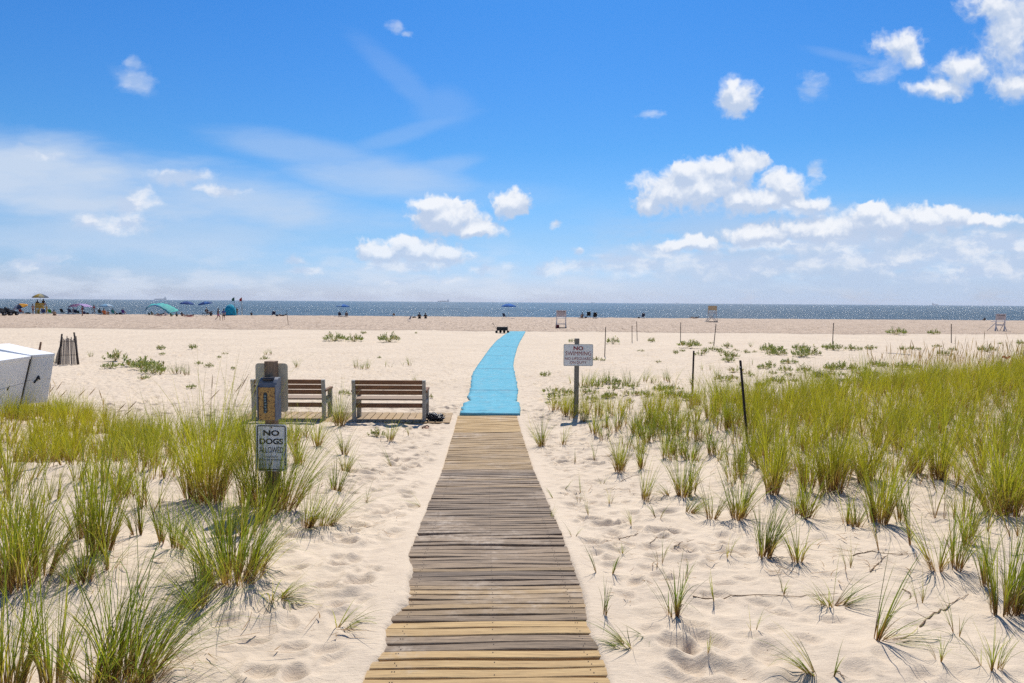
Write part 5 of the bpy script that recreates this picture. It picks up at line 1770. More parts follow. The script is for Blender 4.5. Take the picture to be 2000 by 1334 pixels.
CH = [(138, 613.5, 10.5, NAVY, 'navy chair at the left leg of the purple canopy', 0), (148.5, 613, 9.5, NAVY, 'second navy chair under the purple canopy, right of the person in white', .2), (99, 612.5, 10, (.08, .33, .02), 'bright green chair right of the yellow lifeguard stand', 0),
      (86, 614.5, 11, (.03, .06, .20), 'blue chair in front of the yellow lifeguard stand', .3), (123, 612, 10.5, BL, 'black chair between the green chair and the purple canopy', -.2), (154, 613.5, 7.5, (.03, .10, .08), 'dark green chair under the purple canopy', 0),
      (534, 618, 10.5, NAVY, 'leaning navy chair left of the lone stake', .6), (799, 627, 9.5, (.28, .33, .48), 'pale blue chair turned sideways on the open sand', 1.2), (769, 618.5, 6.5, (.20, .11, .06), 'low brown chair left of the pale blue chair', .2),
      (986, 622, 10, (.02, .05, .14), 'empty navy chair under the bright blue umbrella', -.7), (1149.5, 621, 11.5, BL, 'left one of two black chairs by the left lifeguard stand', 0), (1162, 621.7, 11.5, BL, 'right one of two black chairs by the left lifeguard stand, occupied', 0),
      (222, 614.7, 9.5, (.02, .28, .30), 'teal chair holding the person in teal', 0), (242, 614.7, 9.5, (.16, .05, .30), 'purple chair holding the person in purple', 0), (664, 618.7, 9, NAVY, 'navy chair of the left person under the small blue umbrella', 0), (677, 618.7, 9, (.2, .18, .2), 'gray chair of the right person under the small blue umbrella', .1),
      (196, 614.2, 9.5, (.08, .11, .10), 'dark chair left of the orange towel', 0), (1256, 620.7, 9.5, NAVY, 'navy chair alone between the two nearer lifeguard stands', 0), (41.5, 613.2, 9, (.38, .04, .05), 'red chair under the tilted yellow umbrella', 0)]
for (px, py, hp, col, lab, rz) in CH:
    p, s = sized(px, py, hp, .93)
    beach_chair(p, col, lab, rz, min(s, 1.15), (.5, .5, .52) if col != BL else (.05, .05, .05))
# black lounge
p, s = sized(405, 616.5, 8, .45)
r = empty('lounge_chair', p, 'long black lounge chair on legs under the tilted blue umbrella', 'lounge chair')
mk = paint((.012, .014, .018), .7, name='lounge_black')
MB().box((0, 0, .36), (1.55, .6, .06), bev=.02).build('seat', mk, r)
MB().box((.60, -.05, .52), (.5, .55, .05), (0, -.8, 0), bev=.02).build('backrest', mk, r)
for sx in (-.65, 0, .65):
    for sy in (-.25, .25): MB().cyl((sx, sy, 0), (sx * .9, sy, .36), .02, n=6).build('leg', mk, r)

# umbrellas: px of centre, top py, bottom of canopy py, width px
YB = 106.0


def umb_at(px, ytop, ybase, wpx, cols, label, tilt=(0, 0), rz=0.0, drop=.33):
    g = P(px, ybase)
    t_ = PY(px, ytop, g.y)
    h = t_.z - g.z
    return umbrella(g, h, wpx * g.y / F_PX / 2, cols, label, tilt, drop, rz)


umb_at(46, 592, 613, 27, [(.75, .36, .01), (.75, .36, .01), (.75, .36, .01), (.05, .08, .15), (.65, .66, .68), (.05, .08, .15), (.75, .36, .01), (.75, .36, .01)], 'yellow and dark blue umbrella tilted to the left behind a seated person', (R(0), R(-22)), .9, .5)
umb_at(207.5, 593.3, 614, 26, [(.28, .52, .72), (.55, .66, .74), (.35, .55, .70)], 'pale blue and white umbrella over the orange towel group')
umb_at(364, 588.3, 615, 27, [(.015, .07, .30), (.02, .09, .36)], 'low dark blue umbrella farther out beyond the wind canopy', (0, R(4)))
umb_at(405, 588.5, 616, 26, [(.02, .16, .50), (.02, .08, .30)], 'blue umbrella tilted over the black lounge chair', (0, R(-9)), .3)
umb_at(670, 594, 618, 26, [(.02, .20, .62), (.30, .48, .66), (.02, .20, .62), (.02, .18, .55)], 'small blue and white umbrella over two seated people')
umb_at(993.5, 593, 622, 29, [(.015, .22, .70), (.012, .18, .60)], 'bright blue umbrella alone above the empty navy chair')

# yellow lifeguard stand
p = P(78, 612.5)
K = p.y / F_PX
ls = empty('lifeguard_stand', p, 'occupied yellow lifeguard stand with two people under a striped umbrella', 'lifeguard stand')
MY = paint((.62, .36, .015), .6, name='stand_yellow', var=.35, scale=5)
w = 16 * K; hb = 21 * K
for sx in (-1, 1):
    MB().box((sx * w / 2 * .92, -.05, hb / 2), (.12, .12, hb), (0, 0, 0), bev=.01).build('leg', MY, ls)
    MB().box((sx * w / 2 * .92, .75, hb * .32), (.12, .12, hb * .70), (R(-8), 0, 0), bev=.01).build('leg', MY, ls)
    MB().box((sx * w / 2 * .92, .35, hb * .62), (.06, .9, .12)).build('armrest', MY, ls)
mb = MB()
for k in range(4): mb.box((0, -.02, hb * (.60 + .115 * k)), (w * .88, .04, hb * .105), bev=.006)
mb.build('backrest', MY, ls)
MB().box((0, .35, hb * .52), (w * .88, .7, .05), bev=.006).build('seat', MY, ls)
MB().box((-w * .12, -.13, hb * .22), (w * .30, .05, hb * .40), bev=.006).build('lower_board', MY, ls)
MB().box((0, .80, hb * .25), (w * .9, .3, .05)).build('footrest', MY, ls)
for (px, ph, top, lab, sk) in ((72.6, 585.0, (.05, .04, .04), 'left lifeguard sitting on the yellow stand, slightly lower head', 1), (84.2, 583.8, (.03, .025, .03), 'right lifeguard in black sitting on the yellow stand', 1)):
    q = PY(px, ph, p.y + .35)
    person((q.x, p.y + .45, q.z - 1.17), 'high', top, RED, lab, sk, 0, 1.0, group='people on the beach')
g = P(75.5, 612.5); t_ = PY(75.5, 573.5, g.y)
umbrella(Vector((g.x, g.y + .5, g.z)), t_.z - g.z, 28 * K / 2, [(.60, .58, .36), (.10, .14, .19), (.62, .40, .05), (.66, .64, .50), (.10, .14, .19), (.60, .42, .08), (.55, .50, .30), (.10, .14, .20)], 'yellow cream and navy umbrella fixed above the yellow lifeguard stand', (0, 0), .48, R(22))
q, s = sized(75, 606, 8, 1.0)
p2 = P(75, 613.5)
person(p2 + Vector((0, -1.2, 0)), 'stand', (.55, .33, .24), (.22, .05, .02), 'shirtless person with sun hat leaning at the front of the yellow stand', 0, 0, .92, group='people on the beach', hat=(.55, .42, .28))


# white lifeguard stands
def white_stand(px0, ytop, ybot, wpx, label, wood_c, crossed=False, text=True, foot=0.0):
    p = P(px0, ybot)
    t_ = PY(px0, ytop, p.y)
    h = t_.z - p.z; w = wpx * p.y / F_PX
    r = empty('lifeguard_stand', p, label, 'lifeguard stand')
    mw = paint(wood_c, .7, name='stand_paint', var=.25, scale=6)
    if crossed:
        for sx in (-1, 1):
            for y_ in (0, .9):
                MB().cyl((sx * w * .62, y_, 0), (-sx * w * .28, y_, h * .46), .045, n=6).build('leg', mw, r)
            MB().cyl((sx * w * .62, 0, .05), (sx * w * .62, .9, .05), .04, n=6).build('skid', mw, r)
            MB().box((sx * w * .46, .1, h * .68), (.09, .07, h * .60)).build('upright', mw, r)
            MB().cyl((sx * w * .62, 0, .03), (sx * w * .50, .05, h * .42), .035, n=6).build('brace', mw, r)
        MB().box((0, 0, .05), (w * 1.3, .06, .09)).build('base_rail', paint((.1, .08, .06), .8, name='rail_dark'), r)
        zb0, zb1 = .70, .98
    else:
        for sx in (-1, 1):
            MB().box((sx * w * .45, 0, h * .5), (.085, .085, h), (0, 0, 0), bev=.008).build('upright', mw, r)
            MB().cyl((sx * w * .45, .1, h * .45), (sx * w * (.50 + foot), .9, 0), .04, n=6).build('leg', mw, r)
            if foot:
                MB().cyl((sx * w * .45, 0, h * .33), (sx * w * (.45 + foot), -.1, 0), .035, n=6).build('brace', mw, r)
                MB().cyl((sx * w * .45, 0, h * .30), (sx * w * .28, -.1, 0), .035, n=6).build('brace', mw, r)
            else:
                MB().cyl((sx * w * .45, 0, h * .5), (sx * w * .52, -.05, 0), .03, n=6).build('brace', mw, r)
        if not foot:
            MB().box((0, 0, h * .24), (w * .9, .06, .07)).build('cross_rail', mw, r)
            MB().box((0, .0, .04), (w * 1.15, .1, .08)).build('base_rail', paint((.1, .08, .06), .8, name='rail_dark'), r)
        else:
            MB().box((0, 0, h * .36), (w * .9, .06, .11)).build('cross_rail', mw, r)
        zb0, zb1 = .64, 1.0
    MB().box((0, .35, h * (.55 if not crossed else .60)), (w * .9, .7, .05)).build('seat', mw, r)
    bc = (0, -.075, h * (zb0 + zb1) / 2); bh = h * (zb1 - zb0)
    bd = MB().box(bc, (w * .98, .03, bh), bev=.006).build('back_board', paint((.78, .66, .60) if text else (.66, .48, .26), .7, name='stand_board', var=.3, scale=7), r)
    if crossed:
        mb = MB()
        for k in range(3): mb.box((0, -.05, h * (.50 + .06 * k)), (w * .9, .03, h * .03))
        mb.build('lower_slats', mw, r)
    if text:
        mr = paint((.09, .035, .03), .7, name='stand_letter_brown')
        c = bc[2]
        text_line('DANGER', w * .82, bh * .20, 0, c + bh * .26, -.092, mr, r, .03)
        text_line('NO LIFEGUARD', w * .74, bh * .12, 0, c + bh * .0, -.092, mr, r, .0)
        text_line('ON DUTY', w * .60, bh * .12, 0, c - bh * .22, -.092, mr, r, .02)
    return r, h, w


white_stand(1096, 606, 640.5, 19.5, 'small white lifeguard stand with lettered board, nearest and left of the three', (.72, .68, .64))
white_stand(1391, 596.5, 629, 17, 'tan backed lifeguard stand with crossed legs, middle of the three pale stands', (.62, .60, .56), crossed=True, text=False)
white_stand(1953, 613, 646.5, 19, 'lettered white lifeguard stand with splayed feet at far right', (.72, .66, .62), foot=.18)
p = P(1089, 641)
mb = MB(); mb.box((0, 0, .17), (.30, .22, .32), bev=.09); mb.cyl((-.06, 0, .32), (.06, 0, .34), .02, n=6)
tag(mb.build('duffel_bag', cloth((.22, .03, .04), 'bag_maroon'), loc=p + Vector((0, -.15, 0))), 'maroon bag standing under the nearest white lifeguard stand', 'bag')

# wagon
p = P(981, 650.5)
K = p.y / F_PX
wg = empty('beach_wagon', p, 'black folding wagon with raised handle parked beside the far end of the mat', 'wagon')
mk = paint((.008, .008, .010), .7, name='wagon_black')
w = 21.5 * K; zt_ = 12.2 * K; zb_ = 5.0 * K
MB().box((0, 0, (zt_ + zb_) / 2), (w, .5, zt_ - zb_), bev=.03).build('basket', mk, wg)
for sx in (-1, 1):
    for sy in (-1, 1):
        MB().tube([(sx * w * .48, sy * .24, zb_), (sx * w * .52, sy * .24, 1.0 * K * 2)], .015, 6).build('leg', mk, wg)
        MB().cyl((sx * w * .52 + (sy * .0) - (.30 if sy > 0 else 0) * sx, sy * .27, .10), (sx * w * .52 - (.30 if sy > 0 else 0) * sx, sy * .27 + .06, .10), .105, n=14).build('wheel', mk, wg)
    MB().cyl((sx * w * .5, -.25, zt_), (sx * w * .5, -.25, zt_ + .05), .02, n=6).build('corner_knob', mk, wg)
hd = PY(963, 632.5, p.y) - p
MB().tube([(-w * .5, 0, zb_ + .12), hd], .014, 6).cyl(hd + Vector((-.05, 0, .03)), hd + Vector((.05, 0, -.03)), .03, n=6).build('handle', mk, wg)

# purple shade canopy
p = P(157, 612.5); K = p.y / F_PX
cn = empty('shade_canopy', p, 'purple patterned beach canopy on blue legs, arched over chairs', 'canopy')


def arch_cloth(W_, D, H0, H1, nseg, mat, name, parent, wav=0.0, th=.02):
    mb = MB(); vs = []
    for k in (0, 1):
        for j in range(7):
            v_ = j / 6
            for i in range(nseg + 1):
                u = i / nseg
                z = H0 + (H1 - H0) * math.sin(PI * u) ** .8 + wav * math.sin(u * 23 + j) * .5 - .10 * abs(v_ - .5)
                vs.append(((u - .5) * W_, (v_ - .5) * D, z - th * k))
    n = nseg + 1; m_ = n * 7; fs = []
    for j in range(6):
        for i in range(nseg):
            q = j * n + i
            fs.append((q, q + 1, q + n + 1, q + n)); fs.append((m_ + q, m_ + q + n, m_ + q + n + 1, m_ + q + 1))
    for i in range(nseg): fs.append((i, m_ + i, m_ + i + 1, i + 1)); q = 6 * n + i; fs.append((q, q + 1, m_ + q + 1, m_ + q))
    mb.add(vs, fs, 0, True)
    return mb.build(name, mat, parent)


def print_cloth(cols, name, sc=3.0):
    t = NT(name); oc = t.obj()
    a = t.noise(oc, sc, 3, .6); b = t.noise(oc, sc * 2.3, 3, .6)
    c = t.mix(t.map(a, .42, .52), cols[0], cols[1]); c = t.mix(t.map(b, .55, .60), c, cols[2])
    pb_ = t.pbr(c, .85); tr = t.n('ShaderNodeBsdfTranslucent', {'Color': c}); mx = t.n('ShaderNodeMixShader', {0: .35})
    t.nt.links.new(pb_.outputs[0], mx.inputs[1]); t.nt.links.new(tr.outputs[0], mx.inputs[2])
    return t.out(mx)


arch_cloth(31 * K, 2.2, 14.5 * K, 20.5 * K, 16, print_cloth([(.36, .25, .55), (.55, .45, .68), (.30, .08, .25)], 'purple_print', 2.5), 'canopy', cn)
MN = paint((.03, .045, .13), .6, name='leg_navy')
for sx in (-1, 1):
    for sy in (-1, 1):
        MB().tube([(sx * 16.5 * K, sy * 1.0, 0), (sx * 13.5 * K, sy * 1.0, 15.5 * K)], .06 if sy < 0 else .03, 6).build('leg', MN, cn)
    MB().tube([(sx * 14.2 * K, -1.0, 15.2 * K), (sx * 9 * K, -1.0, 17.5 * K)], .05, 6).build('strut', MN, cn)

# turquoise wind canopy: billowing strip
p = P(315, 615.5); K = p.y / F_PX
wc = empty('wind_canopy', p, 'turquoise and blue wind blown sun canopy billowing over people on towels', 'canopy')
prof = [(288.5, 608, 594), (291, 603, 593.5), (297, 598.5, 593.2), (305, 596, 592.3), (312, 597.5, 592.2), (318, 599.5, 594.5), (324, 603, 597), (330, 607, 600), (335, 611.5, 603), (340, 611, 606)]
mb = MB(); vs = []; n = 28
xs_ = np.interp(np.linspace(0, 1, n), np.linspace(0, 1, 10), [q[0] for q in prof]); lo_ = np.interp(np.linspace(0, 1, n), np.linspace(0, 1, 10), [q[1] for q in prof]); hi_ = np.interp(np.linspace(0, 1, n), np.linspace(0, 1, 10), [q[2] for q in prof])
for i in range(n):
    for j in range(6):
        v_ = j / 5
        q = PY(xs_[i] + (3 * v_ if i > n * .5 else 0), lo_[i] + (hi_[i] - lo_[i]) * v_, p.y) - p
        vs.append((q.x, -1.0 + 2.0 * v_ + .10 * math.sin(i * 1.3 + j), q.z + .03 * math.sin(i * 1.9 + j)))
m_ = len(vs); vs += [(a, b + .02, c - .03) for a, b, c in vs]; fs = []; mi = []
for i in range(n - 1):
    for j in range(5):
        q = i * 6 + j
        fs.append((q, q + 6, q + 7, q + 1)); fs.append((m_ + q, m_ + q + 1, m_ + q + 7, m_ + q + 6))
    fs.append((i * 6, m_ + i * 6, m_ + i * 6 + 6, i * 6 + 6)); fs.append((i * 6 + 5, i * 6 + 11, m_ + i * 6 + 11, m_ + i * 6 + 5))
mb.add(vs, fs, 0, True)
t = NT('turquoise_sail'); oc = t.obj(); sx_ = t.n('ShaderNodeSeparateXYZ', {0: oc})
c = t.mix(t.map(t.math('ADD', sx_.outputs[1], t.math('MULTIPLY', t.noise(oc, 2.5, 3, .6), .9)), .0, .35), (.01, .08, .36), (.03, .50, .48))
c = t.mix(t.map(t.noise(oc, 4.0, 3, .6), .52, .6), c, (.12, .62, .62))
c = t.mix(t.map(sx_.outputs[0], -.6, .4), c, t.mix(.6, c, (.04, .52, .44)))
pb_ = t.pbr(c, .7); tr = t.n('ShaderNodeBsdfTranslucent', {'Color': c}); mx = t.n('ShaderNodeMixShader', {0: .4})
t.nt.links.new(pb_.outputs[0], mx.inputs[1]); t.nt.links.new(tr.outputs[0], mx.inputs[2])
mb.build('canopy', t.out(mx), wc)
mp = paint((.5, .5, .52), .4, .7, name='pole_alloy')
a0 = PY(289, 609, p.y) - p
MB().tube([(a0.x, -1, -.1), (a0.x + .05, -.9, a0.z)], .02, 6).build('pole', mp, wc)
a0 = PY(339, 610, p.y) - p
MB().tube([(a0.x, -1, -.1), (a0.x - .02, -.9, a0.z)], .02, 6).build('pole', mp, wc)
mb = MB(); mb.ball((a0.x + .25, -.9, .12), (.22, .18, .14), 12, 8); mb.build('sand_weight_bag', cloth((.10, .55, .50), 'weight_cloth'), wc)

# turquoise dome tent
p = P(449.5, 616); K = p.y / F_PX
tn = empty('beach_tent', p, 'round turquoise pop-up beach tent between the green and red flags', 'tent')
mb = MB(); vs = []; rx, hz = 12 * K, 21.5 * K
na, nb = 20, 10
for j in range(nb + 1):
    ph = (PI / 2) * j / nb
    for i in range(na + 1):
        th = -PI * .72 + (PI * 1.44) * i / na + PI / 2 * 0 - PI / 2 + PI
        rr = math.cos(ph) ** .75
        pk = 1 - .05 * abs(math.sin(2.5 * th))
        vs.append((rx * rr * pk * math.sin(th) , 1.1 * rr * -math.cos(th), hz * math.sin(ph) ** .9 * pk))
m_ = len(vs); vs += [(a * .97, b * .97, c * .975) for a, b, c in vs]; fs = []
for j in range(nb):
    for i in range(na):
        q = j * (na + 1) + i
        fs.append((q, q + 1, q + na + 2, q + na + 1)); fs.append((m_ + q, m_ + q + na + 1, m_ + q + na + 2, m_ + q + 1))
for j in range(nb):
    q = j * (na + 1); fs.append((q, q + na + 1, m_ + q + na + 1, m_ + q)); q += na; fs.append((q, m_ + q, m_ + q + na + 1, q + na + 1))
mb.add(vs, fs, 0, True)
mb.build('tent_shell', print_cloth([(.01, .42, .58), (.015, .50, .66), (.02, .34, .46)], 'tent_turquoise', .9), tn)
MB().box((0, -.3, .02), (rx * 1.9, 1.7, .03), bev=.01).build('tent_floor', cloth((.02, .25, .33), 'tent_floor'), tn)
MB().box((rx * .55, -.55, hz * .30), (rx * .55, .04, hz * .55), (0, R(-18), R(25)), bev=.01).build('door_flap', cloth((.01, .22, .30), 'tent_flap'), tn)

# flags
for (px, ytop, ybot, col, lab, polec, wfl) in ((450.5, 579.5, 616.5, (.01, .16, .10), 'dark green flag flying on a thin pole above the turquoise tent', (.08, .12, .10), 1), (465.5, 580, 616.5, (.50, .03, .05), 'red flag on a tan pole right of the turquoise tent', (.38, .28, .14), 1)):
    g = P(px, ybot); t_ = PY(px, ytop, g.y); h = t_.z - g.z
    f = empty('beach_flag', g + Vector((0, 1.5, 0)), lab, 'flag')
    MB().cyl((0, 0, -.2), (0, 0, h), .03 if px < 460 else .05, .022, 8).build('pole', paint(polec, .6, name='flag_pole'), f)
    mb = MB(); vs = []
    L_, Hh = 5.5 * K, 8.0 * K
    for i in range(9):
        u = i / 8
        for j in range(5):
            v_ = j / 4
            z = h - Hh * v_ * (1 if px > 460 else (.3 + .7 * u) if False else 1)
            drp = .30 * u * u * L_ + (Hh * .55 * u * (1 - v_) if True else 0)
            vs.append((-L_ * u * (1 - .15 * math.sin(v_ * 5)), .10 * math.sin(u * 7 + v_ * 2), z - drp))
    m_ = len(vs); vs += [(a, b + .006, c) for a, b, c in vs]; fs = []
    for i in range(8):
        for j in range(4):
            q = i * 5 + j; fs.append((q, q + 1, q + 6, q + 5)); fs.append((m_ + q, m_ + q + 5, m_ + q + 6, m_ + q + 1))
    mb.add(vs, fs, 0, True); mb.build('flag_cloth', cloth(col, 'flag_cloth', .35), f)


# black quad bikes with white plates
def quad(px, py, label, rz):
    p = P(px, py); q = empty('quad_bike', p, label, 'quad bike', 'black quad bikes', rz)
    mk = paint((.010, .010, .013), .45, name='quad_plastic'); mt = paint((.012, .012, .012), .9, name='tyre_rubber'); mr = paint((.25, .25, .27), .4, .8, name='rim_steel')
    for sx in (-1, 1):
        for y_ in (-.55, .65):
            w_ = MB(); n_ = 20; x = sx * .42
            w_.cyl((x - .11, y_, .28), (x + .11, y_, .28), .28, n=n_); wheel = w_.build('tyre', mt, q)
            MB().cyl((x + sx * .112, y_, .28), (x + sx * .125, y_, .28), .13, n=12).build('rim', mr, wheel)
            MB().box((x, y_, .60), (.30, .62, .05), (0, 0, 0), bev=.02).build('fender', mk, q)
    MB().box((0, .05, .52), (.42, 1.5, .34), bev=.09).build('body', mk, q)
    MB().box((0, -.15, .78), (.30, .75, .14), bev=.05).build('seat', mk, q)
    mb = MB(); mb.tube([(-.38, .42, 1.05), (-.12, .5, .98), (.12, .5, .98), (.38, .42, 1.05)], .022, 6); mb.cyl((0, .5, .98), (0, .62, .62), .03, n=6); mb.build('handlebar', mk, q)
    mb = MB()
    for sx in (-.3, -.1, .1, .3): mb.cyl((sx, -.95, .80), (sx, -.45, .80), .014, n=5)
    for y_ in (-.95, -.7, -.45): mb.cyl((-.38, y_, .80), (.38, y_, .80), .014, n=5)
    mb.build('rear_rack', mk, q)
    mb = MB(); mb.box((.05, -.7, .95), (.55, .42, .28), bev=.10); mb.ball((-.15, -.7, 1.12), (.22, .18, .14), 10, 7); mb.build('rack_bag', mk, q)
    MB().box((0, -.92, .36), (.46, .015, .17), bev=.004).build('plate', paint((.78, .76, .72), .5, name='plate_white'), q)
    return q


quad(6.8, 616.3, 'left one of two black quad bikes with white plate at the left photo edge', .05)
quad(20.5, 616.0, 'right one of two black quad bikes with white plate near the left photo edge', -.05)
p = P(13, 614.6); 
mb = MB(); random.seed(9)
for k in range(6): mb.ball((random.uniform(-.9, .9), random.uniform(.6, 1.2), random.uniform(.3, .8)), (random.uniform(.25, .4), .3, random.uniform(.22, .35)), 10, 7)
tag(mb.build('beach_gear_pile', cloth((.015, .017, .022), 'gear_black'), loc=p), 'heap of black gear bags behind the two quad bikes', 'gear')
# bags and towels
for (px, py, w_, h_, col, lab) in ((55, 612.5, 9, 3, (.04, .08, .10), 'low dark blue gear bag between the yellow umbrella and yellow stand'), (34, 612.5, 5, 4, NAVY, 'small navy bag left of the red chair'), (164, 613.5, 5, 5, (.12, .03, .10), 'plum bag right of the person in red and yellow'), (235, 614.2, 5, 4.5, (.03, .03, .05), 'small black bag left of the purple chair'),
                                   (171, 614, 4, 3.5, BL, 'small black bag at the right leg of the purple canopy'), (1248, 620.5, 4, 2.2, BL, 'small dark bag left of the lone navy chair'), (1144, 621.3, 4, 3, (.06, .03, .06), 'dark bag between the tan sitter and the black chairs'), (809, 621, 7, 2.5, BL, 'flat dark bag left of the two dark sitters'),
                                   (541, 617.8, 4, 4, (.05, .05, .06), 'dark bag right of the leaning navy chair'), (227.5, 614.6, 4, 3.5, BL, 'dark bag right of the teal chair')):
    p = P(px, py); K = p.y / F_PX
    mb = MB(); mb.box((0, 0, h_ * K * .45), (w_ * K, .35, h_ * K * .9), bev=min(.1, h_ * K * .35)); mb.cyl((-w_ * K * .2, 0, h_ * K * .9), (w_ * K * .2, 0, h_ * K * .95), .02, n=6)
    tag(mb.build('beach_bag', cloth(col, 'bag_cloth', .05), loc=p), lab, 'bag', 'bags on the beach')
for (px, py, w_, col, lab) in ((116, 616, 9, (.60, .56, .70), 'lilac towel right of the tan backed sitter'), (384, 617.5, 7, (.70, .68, .64), 'white towel left of the black lounge chair'), (369, 618.8, 13, (.42, .06, .06), 'red towel under the lying person'), (1137, 621.6, 13, (.04, .03, .03), 'dark towel under the person in tan'),
                               (311, 617, 15, (.25, .05, .08), 'dark red towel under the middle of the wind canopy'), (134, 613.8, 11, (.62, .66, .60), 'pale towel left of the purple canopy')):
    p = P(px, py); K = p.y / F_PX
    mb = MB(); mb.box((0, 0, .05), (w_ * K, 1.3, .03), (0, 0, .1), bev=.01)
    tag(mb.build('beach_towel', cloth(col, 'towel', .05), loc=p), lab, 'towel', 'towels on the beach')


# ------------------------------------------------------------------ ships
def ship(px, dist, Lm, Hm, label, flip=1, sup=.22, kind='tanker'):
    x = PY(px, 588, dist).x
    r = empty('cargo_ship', (x, dist, -1.6), label, 'ship', 'ships on the horizon')
    mh = paint((.10, .13, .17), .7, name='hull_gray', scale=.05, bump=0); mw = paint((.45, .48, .50), .7, name='superstructure', scale=.05, bump=0)
    hl = [(-.5, 0), (.5, 0), (.52, Hm * .36 / Lm), (-.5, Hm * .30 / Lm)]
    mb = MB(); n = 14
    outl = []
    for i in range(n + 1):
        t = i / n; outl.append((Lm * (t - .5), (Lm * .07) * min(1, (1 - t) * 6) ** .6 * (0.55 + .45 * min(1, t * 8))))
    vs = []
    for z, k in ((0, .92), (Hm * .36, 1.0)):
        vs += [(flip * a * (1 if z else .97), b * k, z) for a, b in outl] + [(flip * a * (1 if z else .97), -b * k, z) for a, b in reversed(outl)]
    m_ = len(outl) * 2
    fs = [tuple(range(m_, 2 * m_)), tuple(reversed(range(m_)))] + [(i, (i + 1) % m_, m_ + (i + 1) % m_, m_ + i) for i in range(m_)]
    mb.add(vs, fs); mb.build('hull', mh, r)
    x0 = -flip * Lm * .40
    MB().box((x0, 0, Hm * .58), (Lm * .14, Lm * .10, Hm * .50)).box((x0, 0, Hm * .88), (Lm * .10, Lm * .12, Hm * .12)).build('bridge', mw, r)
    MB().cyl((x0 - flip * Lm * .03, 0, Hm * .8), (x0 - flip * Lm * .03, 0, Hm * 1.08), Lm * .018, n=10).build('funnel', mh, r)
    if kind == 'cargo':
        mb = MB()
        for k in range(7): mb.box((flip * Lm * (-.26 + .1 * k), 0, Hm * .42), (Lm * .085, Lm * .10, Hm * (.14 + .05 * (k % 3))))
        mb.build('containers', mh, r)
    else:
        mb = MB()
        for k in range(3): mb.cyl((flip * Lm * (-.1 + .2 * k), 0, Hm * .36), (flip * Lm * (-.1 + .2 * k), 0, Hm * .55), Lm * .008, n=6)
        mb.cyl((-Lm * .25, 0, Hm * .40), (Lm * .3, 0, Hm * .40), Lm * .006, n=6)
        mb.build('deck_gear', mh, r)
    return r


ship(313, 13000, 235, 54, 'gray cargo ship with high stern on the horizon at left', -1)
ship(866, 13000, 215, 46, 'pale tanker with stern at right on the horizon above the left part of the mat', -1)
ship(1827, 12500, 110, 44, 'small dark ship with high left stern on the right horizon', 1)
ship(1158, 15500, 90, 22, 'tiny ship speck on the horizon right of the nearest lifeguard stand', 1)
ship(1323, 15500, 70, 24, 'tiny ship speck on the horizon left of the crossed leg stand', 1)

# ------------------------------------------------------------------ haze
t = NT('sea_air')
vol = t.n('ShaderNodeVolumePrincipled', {'Color': (.86, .91, 1.0, 1), 'Density': 0.00005, 'Anisotropy': 0.2})
o_ = t.n('ShaderNodeOutputMaterial'); t.set(o_, 'Volume', vol.outputs[0])
mb = MB(); mb.box((0, 10000, 36), (46000, 20300, 86))
HAZE = True
if HAZE:
    hz_ = mb.build('haze', t.mat)
    tag(hz_, 'thin pale sea haze fading the distant ships', kind='stuff')

# ------------------------------------------------------------------ light
SUN_EL = R(54); SUN_AZ = R(7)      # azimuth to the right of straight ahead
sd = bpy.data.lights.new('sun', 'SUN'); sd.energy = 4.6; sd.angle = R(0.53); sd.color = (1.0, .955, .89)
so = bpy.data.objects.new('sun', sd); COL.objects.link(so)
dirv = Vector((math.sin(SUN_AZ) * math.cos(SUN_EL), math.cos(SUN_AZ) * math.cos(SUN_EL), math.sin(SUN_EL)))
so.rotation_euler = dirv.to_track_quat('Z', 'Y').to_euler()

world = bpy.data.worlds.new('World'); scene.world = world; world.use_nodes = True
world.cycles.sampling_method = 'MANUAL'; world.cycles.sample_map_resolution = 512
w = NT('', world)
sky = w.n('ShaderNodeTexSky'); sky.sky_type = 'NISHITA'; sky.sun_disc = False
sky.sun_elevation = SUN_EL; sky.sun_rotation = SUN_AZ
sky.altitude = 0; sky.air_density = 1.0; sky.dust_density = 0.6; sky.ozone_density = 2.0
tc = w.n('ShaderNodeTexCoord').outputs['Generated']
sep = w.n('ShaderNodeSeparateXYZ', {0: tc})
yy = w.math('MAXIMUM', w.math('ABSOLUTE', sep.outputs[1]), 0.02)
gx = w.math('DIVIDE', sep.outputs[0], yy); gzv = w.math('DIVIDE', sep.outputs[2], yy)
pos = w.n('ShaderNodeCombineXYZ', {0: gx, 1: gzv, 2: 0.0}).outputs[0]   # direction on a plane one unit ahead


def cdir(px, py):
    d = ray(px, py)
    return (d.x / d.y, d.z / d.y)


CUM_A = [  # solid heaps: px, py, rx, ry
 (1380, 366, 82, 44), (1452, 328, 36, 42), (1300, 376, 62, 34), (1262, 396, 32, 18), (1440, 388, 62, 26), (1335, 338, 36, 24), (1400, 332, 40, 26), (1535, 370, 46, 36), (1560, 395, 50, 16), (1500, 392, 40, 20),
 (870, 424, 66, 32), (930, 446, 56, 18), (840, 406, 32, 20), (1000, 395, 32, 28),
 (800, 490, 92, 24), (745, 492, 45, 18), (870, 500, 45, 20), (780, 472, 34, 12),
 (1705, 412, 40, 18), (1720, 434, 80, 30), (1620, 446, 90, 24), (1475, 458, 60, 22), (1800, 432, 50, 26), (1853, 420, 30, 18), (1930, 430, 52, 13), (1350, 478, 50, 15),
 (1440, 190, 36, 34), (1432, 170, 22, 20), (1760, 90, 52, 28), (1790, 112, 28, 18), (1975, 70, 60, 100), (1940, 15, 60, 30), (1885, 135, 50, 32), (1830, 175, 60, 20), (1975, 165, 45, 26),
]
